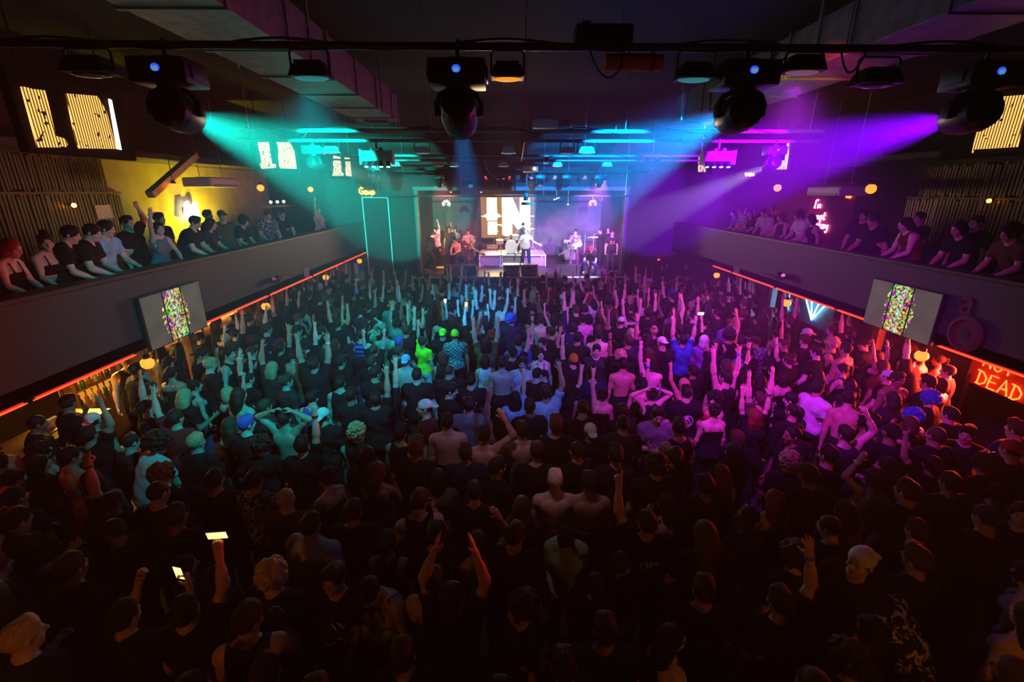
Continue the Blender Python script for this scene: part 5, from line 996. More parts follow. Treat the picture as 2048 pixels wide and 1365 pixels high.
def person(bk, pose, mir, rz, top, tcol, hs, hcol, skin='tan', jeans='black', loc=None, head=None, zf=0., sc=1.0, hires=False, label=None, group='crowd on the dance floor', short=None, held=None, trousers=True, bands=False, hat_under='dark', shoes=False, name='person'):
    """a posed person: one body mesh with hair and clothing as its parts; 'head' is where the head is seen in the photograph"""
    me, S = proto(bk, pose, hires); s = sc*BUILD[bk]['H']; a = R(rz); ca, sa = math.cos(a), math.sin(a); hc = S['hc']*(np.array((-1,1,1)) if mir else 1)
    if head is not None:
        hz = zf+(hc[2]-S['base'])*s; q = at(*head, Z=hz); loc = (q.x-(ca*hc[0]-sa*hc[1])*s, q.y-(sa*hc[0]+ca*hc[1])*s)
    o = bpy.data.objects.new(name, me); COL.objects.link(o); slot(o, SKIN[skin], SHOE)
    o.location = (loc[0], loc[1], zf-S['base']*s+.002); o.rotation_euler = (0,0,a); o.scale = (-s if mir else s,s,s)
    tag(o, label, 'person', group)
    def part(nm, m_, mt, M4=None):
        c = bpy.data.objects.new(nm, m_); COL.objects.link(c); c.parent = o; slot(c, mt)
        if M4 is not None: c.matrix_local = M4
        return c
    t = None
    if top: t = part(TOPN[top], cloth(top_mesh, bk, pose, top), CL[tcol])
    if trousers: part('trousers', cloth(bottom_mesh, bk, pose, 'jeans'), JEANS[jeans])
    if hs:
        H4 = Matrix(S['Rhead'].tolist()).to_4x4(); H4.translation = S['hc'].tolist()
        part('hat' if hs in HATN and hs != 'hoodup' else 'hood' if hs == 'hoodup' else 'hair', hair(hs), HAIR[hcol], H4)
        if hs in ('cap','capf','beanie','bucket'): part('hair', hair('buzz' if bk != 'f' else 'long'), HAIR[hat_under], H4)
    if bands:
        for k in ('R','L'):
            if S[k]['f'][2] > .3 or hires:
                w, f = Vector(S[k]['wr']), Vector(S[k]['f']); Q = f.to_track_quat('Z','Y').to_matrix().to_4x4(); Q.translation = w-f*.015
                part('wristband', BAND, WB[rngw.randrange(3)], Q); break
    rec = dict(o=o, S=S, label=label, short=short, bk=bk, pose=pose, mir=mir, top=top, tcol=tcol, hs=hs, hcol=hcol, loc=o.location.copy(), top_obj=t, rz=rz); PEOPLE.append(rec)
    if held:
        kind, hand, lab = held; bpy.context.view_layer.update(); W = Matrix.Translation(o.location)@Euler((0,0,a)).to_matrix().to_4x4()@Matrix.Diagonal((-s if mir else s,s,s,1))
        h = S[hand]; c = Vector(h['wr'])+Vector(h['hf'])*.085+Vector(unit(h['n']))*.045
        if kind == 'card':
            cd = MB().box((.03,0,.05), (.13,.006,.08)).build('card', CL['neon yellow']); cd.location = W@c; tag(cd, lab, 'card')
        elif kind == 'phone':
            nrm = Vector((0,-1,0)) ; Q = Matrix.Translation(W@(c+Vector((0,0,.05))))@Euler((R(10),0,a)).to_matrix().to_4x4()@Euler((0,R(90) if 'wide' in lab else R(8),0)).to_matrix().to_4x4()
            ph = MB().box((0,0,0), (.076,.009,.155), bev=.004).build('phone', M['blackp']); ph.matrix_world = Q; MB().box((0,-.0048,0), (.068,.001,.143)).build('screen', PHA if 'amber' in lab else PHS, ph); tag(ph, lab, 'phone')
        else:
            cu = MB().lathe([(.026,-.055),(.036,.065),(.034,.065),(.025,-.045)], None, 14).build('cup', M['bottle_c'] if 'clear' in lab else M['white'], smooth=40); cu.location = W@c; tag(cu, lab, 'cup')
    return rec
_b = MB(); 
for i_ in range(16):
    pass
_b.lathe([(.0345,-.011),(.0375,-.011),(.0375,.011),(.0345,.011)], None, 16); BAND = bpy.data.meshes.new('wristband'); _b.b.to_mesh(BAND); _b.b.free()
def add_print(rec, build, mt, z0, side='back', x0=0):
    """lay a flat print on the shirt it belongs to, following the cloth"""
    from mathutils.bvhtree import BVHTree
    t = rec['top_obj']; me = t.data; bv = BVHTree.FromPolygons([v.co for v in me.vertices], [p.vertices for p in me.polygons])
    o = build(); sg = -1 if side == 'back' else 1; ch = rec['S']['ch']
    for v in o.data.vertices:
        p = Vector(ch((v.co.x+x0)*(-sg), 0, z0+v.co.y)); hit = bv.ray_cast(p+Vector((0,sg*1.0,0)), Vector((0,-sg,0)))[0]
        v.co = (hit if hit else p+Vector((0,sg*.14,0)))+Vector((0,sg*.005,0))
    for mi in range(1): o.data.materials.clear(); o.data.materials.append(mt)
    o.data.update(); o.name = 'shirt_print'; o.parent = t; return o
def flat(polys):
    def f():
        b = bmesh.new()
        for P in polys:
            for i in range(len(P)-1):                                          # strokes as thin ribbons
                a, c = Vector((*P[i],0)), Vector((*P[i+1],0)); n = (c-a).normalized().cross(Vector((0,0,1)))*.0065; k = max(1, int((c-a).length/.03))
                for j in range(k):
                    p, q = a.lerp(c, j/k), a.lerp(c, (j+1)/k); b.faces.new([b.verts.new(x) for x in (p-n,q-n,q+n,p+n)])
        me = bpy.data.meshes.new('shirt_print'); b.to_mesh(me); b.free(); o = bpy.data.objects.new('shirt_print', me); COL.objects.link(o); return o
    return f
CIRC = lambda r, n=20: [(r*math.cos(2*PI*i/n), r*math.sin(2*PI*i/n)) for i in range(n+1)]
H = dict
# ------------------------------------------------------------------ people one can pick out on the dance floor: head seen at (px, py)
def crowd_named():
    P = person
    P('m','hang',0,0,None,None,'short','pale blond','pale',head=(1110,962),hires=True,jeans='black',label='shirtless man with pale blond hair, back to the camera, arms hanging',short='pale blond shirtless man')
    P('m','hang',1,-4,None,None,'short','dark','tan',head=(1178,966),label='shirtless dark haired man right beside the pale blond shirtless man',short='shirtless man beside the blond')
    v = P('m','pointl',0,4,'tee','black','fade','dark','tan',head=(1294,1048),hires=True,label='person in black tee with lettering on the back, left finger pointing up',short='pointing man with back lettering')
    add_print(v, lambda: text_obj('VOMIT', .115, PRINT, 'shirt_print', 0), PRINT, 1.30)
    P('f','chin',0,60,'straps','black','long','dark','light',head=(1332,1008),label='woman with dark hair turned left, hand lifted to her chin, beside the pointing man')
    P('f','idle',0,0,'straps','black','long','red','light',head=(1548,1000),hires=True,label='woman with red hair in black strap top, back to the camera',short='red haired woman in black straps')
    P('f','bend',1,-8,'tank','white','curly','brown','light',head=(1752,962),hires=True,label='person with curly hair in white tank, left arm curved overhead',short='curly haired white tank person',bands=True)
    P('b','hunch',0,25,'tee','floral','short','black','tan',head=(1740,1172),hires=True,label='person in a floral patterned shirt bending forward, dark hair',short='floral shirt person')
    P('m','upb',0,6,'tee','black','short','black','tan',head=(1560,1205),hires=True,label='person in black tee, right arm raised with open hand, lit orange',short='orange lit raised arm person',bands=True)
    v = P('m','idle',0,-10,'tee','black','short','black','tan',head=(1408,1182),hires=True,label='person in black tee with one small white line across the back',short='small back line person')
    add_print(v, flat([[(-.07,0),(.07,.02)]]), PRINT, 1.25)
    P('m','down',0,160,'tank','white blotched','fade','black','tan',head=(738,1186),hires=True,label='man in white sleeveless shirt with dark print, facing the camera, looking down',short='white sleeveless man looking down')
    v = P('m','hang',0,170,'tee','black','short','black','tan',head=(668,1158),hires=True,label='man in black tee with white marks, facing camera left of the sleeveless man',short='man facing camera in marked tee')
    add_print(v, flat([[(-.12,.06),(-.12,0)],[(-.09,.06),(-.09,0)],[(-.12,.03),(-.09,.03)],[(.0,.03),(.05,-.02)],[(.06,.05),(.11,0)],[(-.1,-.12),(-.05,-.2),(.03,-.15)],[(.05,-.1),(.12,-.18)]]), PRINT, 1.28, 'front')
    P('f','chin',0,-70,'tee','black','bob','dark','light',head=(438,1160),label='dim person in black facing right, in front of the two lit phones',short='dim person by the phones')
    P('m','photo',0,-8,'tee','black','short','black','tan',head=(250,1235),label='person with both arms up taking a photo with an amber lit phone',short='amber phone holder',held=('phone','R','amber lit phone held up at lower left'))
    P('m','phone',0,5,'tee','black','short','black','tan',head=(372,1225),label='dark person holding up a second lit phone, right of the amber phone',short='second phone holder',held=('phone','R','wide lit amber phone held up right of the other phone at lower left'))
    P('m','idle',0,80,'tee','black','buzz','dark','tan',head=(228,1062),label='person with cropped hair seen in profile facing left, face lit red',short='red lit profile person')
    P('b','idle',0,-15,'tee','white','short','dark','light',head=(622,1052),label='person in white tee with dark hair, back lit teal, at lower left of centre',short='teal lit white tee person')
    P('f','down',0,165,'tee','light green','bun','dark','light',head=(1132,1082),hires=True,label='woman in light green top looking down, facing the camera below the blond man',short='woman in light green')
    P('b','drink',1,-12,'tee','black','short','black','tan',head=(1030,1072),hires=True,label='broad person in black holding a clear cup, left of the woman in light green',short='cup holder in black',held=('cup','R','clear cup held by the broad person left of the woman in light green'))
    P('f','bend',0,10,'straps','black','pony','dark','tan',head=(955,1085),label='woman in strap top with one arm bent overhead, left of the cup holder')
    P('m','idle',0,0,'tee','black','short','black','tan',head=(706,1025),label='person in black tee with bare nape, between the white tee and the arm bender')
    P('m','idle',0,6,'tee','black','fade','black','light',head=(872,1070),label='person in black tee with light nape, left of the woman with bent arm')
    P('b','out',0,0,'tee','black','short','dark','light',head=(430,962),hires=True,label='broad man in black tee with both forearms held out, back to the camera',short='broad man with forearms out')
    P('m','idle',0,-8,'tee','flecked','short','black','tan',head=(510,962),hires=True,label='person in blue grey flecked shirt, back to the camera, right of the broad man',short='flecked shirt person')
    P('f','cross',0,62,'straps','black','bun','dark','light',head=(652,958),hires=True,label='woman in black strap top turned left, hair tied up',short='woman turned left')
    P('b','leanl',0,-30,'tee','white','afro','dark','light',head=(318,888),label='person in white tee leaning over, bushy dark hair, near the left bar',short='leaning white tee person')
    P('m','idle',0,-25,None,None,'short','black','tan',head=(142,915),label='shirtless man with dark hair, back lit orange, near left edge',short='shirtless man at left')
    P('b','hunch',0,-15,'tee','white','short','black','light',head=(25,962),label='person in white tee lit pink, stooping at the left edge',short='pink lit stooping person')
    P('m','drink',0,-40,'tee','black','short','black','light',head=(36,1042),label='dark haired person facing right at the left edge, below the pink lit tee')
    P('m','hornb',1,-6,'tee','red','short','dark','light',head=(352,838),label='person in red tee with a raised arm, near the left bar',short='red tee person')
    P('m','upb',0,10,'tee','black','short','black','tan',head=(178,872),label='person in black with right arm raised, arm lit red, by the left bar',short='red lit arm person')
    P('f','idle',0,-15,'straps','black','long','brown','light',head=(462,850),label='woman with long brown hair and bare shoulders, left of the onhead man',short='brown haired woman at left')
    P('m','onhead',0,-8,None,None,'short','dark','tan',head=(570,838),label='shirtless man with both hands on his head, left part of the crowd',short='shirtless man hands on head')
    P('m','up',0,4,'tee','black','short','black','light',head=(604,892),label='person in black with straight right arm and open hand, left of centre',short='open hand person at left',bands=True)
    P('b','hang',0,2,None,None,'short','black','light',head=(895,845),label='broad shirtless man, back to the camera, left of the grey blue tee',short='broad shirtless man')
    P('b','idle',0,0,'tee','grey','short','dark','light',head=(938,812),label='broad person in grey blue tee, back to the camera',short='grey blue tee person')
    P('m','bend',0,-10,None,None,'short','black','light',head=(968,872),label='shirtless man with right arm over his head, below the grey blue tee',short='shirtless arm over head man')
    P('m','idle',0,-55,'tee','black','fade','black','light',head=(995,935),hires=True,label='man in black tee with face turned right in profile, left of the blond man',short='profile man in black')
    P('m','upb',0,0,'tee','pale blue','short','dark','tan',head=(1092,787),hires=True,label='person in pale blue baseball shirt, right arm raised with open hand',short='pale blue shirt person')
    P('f','up',0,4,'tee','light blue','wavy','black','light',head=(1030,796),label='long black haired person in light blue shirt beside the baseball shirt, arm raised',short='light blue shirt person')
    P('f','onhead',0,2,'tank','black','bun','dark','light',head=(1302,790),hires=True,label='woman in black tank with both hands folded on her head',short='woman hands on head',bands=True)
    P('m','cross',0,172,'tee','grey','short','dark','light',head=(1316,832),hires=True,label='man in grey tee facing the camera, arms crossed, looking down',short='man with crossed arms')
    v = P('b','idle',0,0,'tee','black','short','black','light',head=(1372,786),hires=True,label='person in black tee with a round white logo on the back',short='round logo tee person')
    add_print(v, flat([CIRC(.085,26),[(-.061,-.060),(.0,.065),(.061,-.060),(-.02,-.05),(.0,.0)],[(-.079,-.034),(-.02,.060),(0,.065)]]), PRINT, 1.24)
    P('f','idle',0,0,'straps','black','bun','dark','light',head=(1428,822),hires=True,label='woman in black strap top with hair up, bare shoulders lit purple',short='bare shouldered woman')
    P('f','both',0,-2,'tee','black','long','auburn','light',head=(1508,832),hires=True,label='woman with long auburn hair and both arms raised straight up',short='auburn woman both arms up',bands=True)
    P('m','idle',0,-70,'tee','white','short','black','tan',head=(1636,778),label='person in white tee lit violet, seen from the side at right',short='violet lit white tee person')
    P('m','leanl',0,-30,None,None,'short','black','tan',head=(1698,800),label='shirtless man leaning right, shoulder lit red, right of the violet lit tee',short='shirtless leaning man at right')
    P('f','up',1,-30,'tee','neon yellow','bun','brown','light',head=(846,684),hires=True,label='woman in neon yellow green shirt with brown hair, left arm raised',short='neon yellow shirt woman',jeans='white')
    P('b','hang',0,0,None,None,'cap','c light blue','light',head=(812,722),hires=True,label='shirtless man wearing a light blue backwards cap',short='light blue cap man')
    P('m','idle',0,-8,'tank','blue striped','buzz','dark','light',head=(722,672),hires=True,label='man in blue striped tank top with cropped hair, left of centre',short='blue striped tank man')
    P('m','up',0,10,'tee','black','short','black','tan',head=(752,800),label='person in black with spread hand raised, below the blue striped tank',short='spread hand person')
    P('m','up',0,-3,'tee','black','short','black','light',head=(770,778),label='person in black with arm up beside the light blue cap man')
    P('b','idle',0,0,'tee','black','cap','c neon yellow','light',head=(886,668),label='person in black wearing a bright neon green cap',short='neon green cap person')
    P('m','idle',0,10,'tee','check','beanie','c neon yellow','light',head=(910,672),label='person in checked shirt wearing a green yellow knitted hat',short='green yellow hat person')
    P('m','idle',0,168,'tee','white','short','dark','light',head=(1046,728),hires=True,label='smiling man in white tee facing the camera, lit blue',short='smiling white tee man')
    P('f','idle',0,176,'crop','black','long','black','pale',head=(1082,710),hires=True,label='woman in black crop top facing the camera, long black hair',short='woman in black crop top')
    P('m','idle',0,172,'coat','dark grey','quiff','dark','light',head=(1193,702),hires=True,label='man in dark jacket facing the camera, lit magenta',short='man in dark jacket')
    P('m','drink',0,120,'tee','black','short','dark','light',head=(1085,688),label='man in black turned sideways behind the woman in crop top')
    P('m','hang',0,5,'tee','pink','short','black','tan',head=(1166,640),label='person in pink tee glowing magenta, back to the camera, right of centre',short='pink tee person')
    P('b','hang',0,-4,None,None,'short','black','light',head=(1197,672),label='broad shirtless man lit magenta, right of centre',short='magenta shirtless man')
    P('f','bend',1,25,'tee','white','long','black','light',head=(1186,606),label='person in white tee with a black strap, leaning, centre right near stage',short='leaning white tee near stage')
    P('f','idle',0,4,'tank','white','bob','black','light',head=(970,722),label='woman in white tank with dark bobbed hair, centre of the crowd',short='white tank woman')
    P('m','hang',0,0,None,None,'short','black','light',head=(1004,728),label='slim shirtless man, back lit pink, right of the white tank woman',short='slim shirtless man')
    P('b','idle',0,0,'tee','black','fade','dark','light',head=(834,752),hires=True,label='broad man in black tee with faded hair below the light blue cap',short='faded hair man')
    P('m','chin',0,-55,'tee','black','fade','black','light',head=(902,782),hires=True,label='man in black tee in profile with hand at his chin',short='hand at chin man')
    v = P('b','idle',0,0,'tee','black','short','black','light',head=(942,762),label='broad person in black tee with an arc of pale marks on the back',short='arc print tee person')
    add_print(v, flat([[(-.11,.04),(-.10,.0)],[(-.07,.06),(-.06,.02)],[(-.03,.07),(-.025,.03)],[(.01,.07),(.015,.03)],[(.05,.065),(.05,.025)],[(.09,.05),(.085,.01)],[(-.07,-.03),(.06,-.03)],[(0,-.06),(0,-.16)]]), PRINT, 1.28)
    P('m','hang',0,0,None,None,'short','black','tan',head=(1246,730),label='shirtless man lit violet, left of the man with crossed arms',short='violet shirtless man')
    P('m','both',0,0,'tee','blue','short','black','light',head=(1366,682),label='person in blue tee with both arms straight up, right half',short='blue tee both arms up',bands=True)
    P('f','idle',0,-20,'long','purple','hoodup','c white','light',head=(1408,682),label='person wearing a white raised hood, lit violet at right',short='white hood person')
    P('m','idle',0,0,'tee','black','capf','c white','light',head=(1242,644),label='person wearing a white cap, lit magenta, right of centre near stage',short='white cap person')
    P('m','horn',1,8,'tee','black','beanie','c orange','light',head=(1146,722),label='person in a knitted orange hat beside the man in dark jacket',short='orange hat person')
    P('f','hornb',0,-4,'tee','black','bob','black','light',head=(1128,775),label='person in black with horned fingers up, right of the crop top woman',short='horned fingers person')
    P('f','horn',0,0,'straps','black','long','dark','light',head=(1122,650),label='woman with right hand making horns high, centre, back to the camera',short='high horns woman')
    P('m','hang',0,0,None,None,'short','dark','light',head=(1082,642),label='broad backed shirtless man lit pink, in the centre near the stage',short='centre shirtless man')
    P('b','idle',0,0,'coat','navy','afro','blue','light',head=(1022,640),label='person with bushy blue hair in navy jacket, centre',short='blue haired person')
    P('m','both',0,0,None,None,'short','black','light',head=(998,616),label='shirtless man with both arms raised, behind the blue haired person',short='both arms shirtless man')
    P('f','upb',1,-22,'tee','teal','curly','dark','light',head=(795,648),label='person in bright teal shirt with left arm raised, curly hair',short='teal shirt person',bands=True)
    P('m','idle',0,0,'tank','teal','short','dark','light',head=(770,668),label='person in teal tank left of the neon yellow shirt',short='teal tank person')
    P('m','idle',0,10,'tee','black','short','black','light',head=(640,600),label='person in black facing sideways under the far end of left balcony')
    P('f','up',1,-5,'tee','black','short','black','light',head=(722,590),label='person in black holding a yellow green card high, near left stage corner',held=('card','R','yellow green card held high near the left stage corner'))
    P('f','horn',1,0,'straps','black','bun','dark','light',head=(1205,790),label='woman in strap top with left hand making horns, below the man in dark jacket')
    P('m','bend',0,0,'tank','dark grey','short','dark','light',head=(1690,870),label='person in grey tank with arm bent overhead, right of the shirtless leaning man')
    P('f','hornb',1,-10,'tee','black','pony','dark','tan',head=(1862,930),label='ponytailed person with raised arm lit red near the right edge')
    P('b','idle',0,0,'tee','black','short','black','tan',head=(1900,968),label='broad dark person near right edge, neck lit orange, back to camera',short='broad dark person at right')
    P('m','chin',1,40,'tee','black','capf','c black','tan',head=(1728,690),label='person in pale light under the right television, wearing a dark cap')
    P('f','phone',0,0,'tee','black','long','black','light',head=(1392,668),label='person holding up a bright wide phone, right half near the white hood',held=('phone','R','wide bright phone held up in the right half of the crowd'))
    P('f','phone',0,8,'straps','black','bob','black','light',head=(880,640),label='person filming with a small lit phone above the neon green cap',held=('phone','R','small lit phone raised above the neon green cap'))
    P('m','phone',1,-8,'tee','black','short','black','light',head=(945,655),label='person raising an amber lit phone right of the knitted hat',held=('phone','R','amber lit phone raised right of the knitted hat'))
    v = P('m','idle',0,0,'tee','black','short','black','tan',head=(1210,1262),hires=True,label='person in black tee with lines of small writing, bottom right of centre',short='small writing tee person')
    add_print(v, flat([[(-.10,.04),(.10,.06)],[(-.09,0),(.05,.015)],[(-.06,-.04),(.08,-.02)],[(-.06,-.09),(.05,-.075)]]), PRINT, 1.24)
    P('m','chin',0,30,'tee','black','short','black','tan',head=(1128,1335),label='person with orange lit face and hand, at the bottom edge right of centre')
    P('m','clap',0,-5,'tee','black','short','black','tan',head=(905,1200),label='person in dark clothes with both hands joined overhead, bottom centre')
    P('f','down',0,150,'tee','black','short','dark','tan',head=(1240,1130),label='dim person with orange lit face looking down, below the pointing man')
    P('m','idle',0,-10,'straps','black','short','dark','tan',head=(865,1165),label='person with bare shoulders and dark straps, dim, bottom centre left')
crowd_named()
# ------------------------------------------------------------------ balconies
def leaners():
    P = person; gl, gr = 'people at the left balcony rail', 'people at the right balcony rail'
    def L(px, py, bk, pose, mir, rz, *a, off=.0, **k):                          # standing behind the left rail, facing the hall
        P(bk, pose, bool(mir), -90+rz, *a, loc=place(px,py,bk,pose,mir,-90+rz,EL-.62-off), zf=ZB, group=gl, **k)
    def Rr(px, py, bk, pose, mir, rz, *a, off=.0, **k):
        P(bk, pose, bool(mir), 90+rz, *a, loc=place(px,py,bk,pose,mir,90+rz,ER+.62+off), zf=ZB, group=gr, **k)
    def place(px, py, bk, pose, mir, rz, X):
        me, S = proto(bk, pose); s = BUILD[bk]['H']; a = R(rz); hc = S['hc']*(np.array((-1,1,1)) if mir else 1); hx = (math.cos(a)*hc[0]-math.sin(a)*hc[1])*s; hy = (math.sin(a)*hc[0]+math.cos(a)*hc[1])*s
        return (X, at(px,py,X=X+hx).y-hy)
    L(25,500,'f','leanr',0,10,'straps','black','bob','red','light',label='woman with red hair in black strap top at the near end of left rail')
    L(96,495,'f','leanl',0,-12,'crop','black','bun','dark','light',label='person in black and white cropped top leaning on the left rail, near end',bands=True)
    L(150,498,'m','leanr',0,30,'tee','black','short','black','light',label='man in black tee in profile leaning on the left rail beside the cropped top',bands=True)
    L(190,484,'b','leanr',1,20,'tee','black','short','black','light',label='broad man in black leaning on left rail, fourth from the near end')
    L(222,492,'m','leanl',1,0,'tee','light blue','short','black','light',label='person in light blue printed tee leaning on the left rail',off=.1)
    L(262,474,'b','bend',1,0,'tee','black','short','black','light',label='broad person in black with arm bent up behind the left rail',off=.35)
    L(322,476,'f','leanu',0,-25,'tank','grey','pony','dark','light',label='ponytailed woman in grey tank with arm raised at the left rail',bands=True)
    L(322,452,'m','idle',0,0,'tee','black','short','black','tan',label='dark person standing behind the ponytailed woman on left balcony',off=.6)
    L(392,452,'b','leanr',0,10,'tee','black','short','dark','light',label='broad man in black leaning on left rail below the white wolf sign')
    L(420,452,'m','idle',0,0,'tee','black','short','black','tan',label='dark person behind the broad man below the wolf sign',off=.5)
    L(425,462,'f','leanl',1,0,'tee','dark grey','bob','dark','light',label='bobbed person in dark grey on the left rail, right of wolf sign')
    L(447,446,'m','idle',0,-35,'tee','olive','capf','c olive','light',label='person in olive shirt and cap standing at the middle of left rail',off=.1)
    L(490,450,'f','leanr',0,-10,'tee','black','curly','dark','light',label='curly haired person in black leaning on the left rail, blue wristband',bands=True)
    L(536,438,'m','leanr',0,-40,'tee','flecked','short','dark','light',label='person in black and white patterned shirt leaning on far left rail')
    L(564,428,'b','leanr',1,-45,'tee','black','short','black','light',label='man in black leaning beside the patterned shirt, far left rail')
    L(638,440,'f','up',0,-20,'tank','white','bun','dark','pale',label='person in white with a raised arm, farthest along the left rail')
    Rr(1466,438,'f','leanr',0,0,'tee','purple','long','dark','light',label='person at the far end of the right rail, leaning with both arms')
    Rr(1482,440,'m','leanr',1,0,'tee','striped','short','dark','light',label='person in striped shirt leaning at the far right rail')
    Rr(1500,434,'f','leanl',1,0,'tee','black','bob','dark','light',label='bobbed person in black between the striped shirt and white tee, right rail')
    Rr(1528,428,'m','leanr',0,20,'tee','white','short','black','light',label='person in white tee bending far over the right rail')
    Rr(1545,436,'m','idle',0,0,'tee','black','short','black','tan',label='dark person standing behind the white tee on the right balcony',off=.5)
    Rr(1563,424,'f','leanr',1,15,'tank','dark grey','long','dark','light',label='long haired woman in grey tank leaning on the right rail')
    Rr(1592,456,'m','leanr',0,0,'tee','white','curly','dark','light',label='curly haired person in white tee low at the right rail, left of neon')
    Rr(1618,456,'f','leanl',0,0,'tank','black','bob','black','light',label='bobbed woman in black tank at the rail below the pink neon writing')
    Rr(1742,458,'b','leanl',0,12,'tee','black','short','black','tan',label='broad man in black leaning on the right rail, near the slatted screen',bands=True)
    Rr(1720,462,'m','idle',0,30,'tee','black','short','black','light',label='person in profile behind the broad man on the right balcony',off=.5)
    Rr(1805,466,'m','leanr',0,-12,'tank','maroon','long','dark','light',label='person with long dark hair in maroon tank, forearm along the right rail')
    Rr(1838,442,'m','idle',0,0,'tee','black','short','black','light',label='person standing back from the right rail with light on the face',off=.9)
    Rr(1905,498,'m','leanr',1,0,'tee','black','bob','black','tan',label='dark person stretching an arm along the right rail above the television')
    Rr(1945,470,'b','idle',0,10,'tee','black','short','black','tan',label='dim person standing behind the stretched arm, right balcony',off=.6)
    Rr(2010,490,'m','leanr',0,0,'tee','brown','curly','dark','tan',label='dim curly haired person at the near end of the right rail')
leaners()
# ------------------------------------------------------------------ on stage
def stage_people():
    P = person; g = 'people on the stage'
    def St(px, py, Y, *a, **k):                                               # standing at depth Y on the stage boards
        P(*a, loc=(at(px,py,Y=Y).x, Y), zf=k.pop('zf', ZS), group=g, hires=True, **k)
    St(1052,500,20.7,'m','sing',0,176,'tee','white','short','blond','pale','blue',label='singer in white shirt and dark blue jeans, arms spread, centre stage')
    s = PEOPLE[-1]; S = s['S']; o = s['o']; h = S['R']; c = Vector(S['hc'])+Vector((.05,.16,-.07))
    b = P('m','bass',0,168,'tee','bone print','short','dark','light','black',loc=(at(938,500,Y=20.6).x,20.6),zf=ZS,group=g,hires=True,label='bass player in black shirt with white bone print, left of the singer')
    r = P('m','bass',1,-172,'long','flecked','short','dark','light','grey',loc=(at(1149,500,Y=20.5).x,20.5),zf=ZS,group=g,hires=True,label='guitarist in black and white patterned clothes, right of the singer')
    for rec, mirr, lab, colr in ((b,-1,'dark bass guitar slung on the bass player','body_dark'), (r,1,'pale guitar slung on the right guitarist','body_pale')):
        W = Matrix.Translation(rec['o'].location)@Euler((0,0,R(rec['rz']))).to_matrix().to_4x4(); q = W@Vector((0,.22,1.08)); root = empty('guitar', q, (0,0,R(rec['rz']))); tag(root, lab, 'guitar')
        sg = -1 if not rec['mir'] else 1; T = Matrix.Rotation(R(28)*sg, 4, 'Y')
        GB = mat(colr, (.05,.012,.012) if 'dark' in colr else (.7,.66,.6), .25, noise=.1)
        mb = MB(); mb.poly([T@Vector((x*sg,0,z)) for x, z in ((-.24,-.10),(-.26,.0),(-.22,.12),(-.10,.10),(-.02,.07),(.10,.13),(.16,.09),(.10,.03),(.10,-.04),(.15,-.11),(.08,-.14),(-.02,-.09),(-.12,-.14))], (0,.045,0)); mb.build('guitar_body', GB, root)
        MB().box(T@Vector((.42*sg,.03,0)), (.68,.025,.05), T).build('neck', M['wood'], root); MB().box(T@Vector((.82*sg,.03,.01)), (.16,.02,.09), T).build('headstock', M['black'], root)
        MB().tube([T@Vector((.12*sg,.0,.1)), Vector((.10*sg,-.08,.38)), Vector((-.02*sg,-.30,.40)), Vector((-.18*sg,-.30,.1)), T@Vector((-.24*sg,0,0))], .014, 6).build('strap', M['cable'], root, smooth=60)
    St(858,480,19.9,'b','step',0,-60,'hood','black','short','dark','light','black',label='dark clothed man stepping at the left corner of the stage')
    St(873,470,21.6,'m','upb',1,150,'tee','white','short','black','light','black',label='person in white printed tee with raised arm behind the stepping man')
    St(899,470,22.2,'m','idle',0,170,'tee','brown','short','black','tan','blue',label='person in brown tee standing behind the bass player at left')
    St(911,466,22.7,'f','phone',0,165,'tee','white','long','dark','light','black',label='person in white beside the brown tee, arm lifted, back of stage')
    St(917,520,21.6,'m','sit',0,150,None,None,'short','dark','light','black',label='shirtless person sitting low, lit red, left of the bass player')
    St(1046,470,22.95,'m','drum',0,180,'tank','grey','short','dark','light','black',zf=ZS+.53-.02,label='drummer seated behind the drum kit, half hidden by the singer')
    St(1200,490,20.9,'m','poin',1,92,'tee','black','short','black','light','black',label='man in black with outstretched arm pointing left, right of the guitarist')
    St(1215,490,21.6,'m','idle',0,150,'coat','black','long','black','light','black',label='long haired person in black behind the pointing man on stage')
    St(1222,505,19.7,'b','hang',0,178,'tee','black','short','black','tan','black',label='man in black tee with orange IN letters, right corner of stage')
    add_print(PEOPLE[-1], lambda: text_obj('IN', .20, PRINTO, 'shirt_print', 0), PRINTO, 1.26, 'front')
    St(1180,530,19.05,'m','crouch',0,170,'tee','black','capf','c red','light','blue',label='crouching person in black and red cap at the stage edge reaching down')
    P('b','cross',0,165,'tee','black','buzz','dark','tan','black',loc=(at(1373,536,Y=18.2).x,18.2),zf=.0,sc=1.08,group='crowd on the dance floor',label='tall guard in black standing by the wall right of the stage')
    P('m','tend',0,-100,'tee','black','capf','c black','tan','black',loc=(-7.62,4.9),zf=0.,group='people behind the bar',hires=True,label='bartender in black and dark cap behind the nearest left bar')
    P('f','tend',0,-95,'tee','black','bun','dark','tan','black',loc=(-8.45,11.6),zf=0.,group='people behind the bar',label='person tending the far orange lit bar under the left balcony')
stage_people()
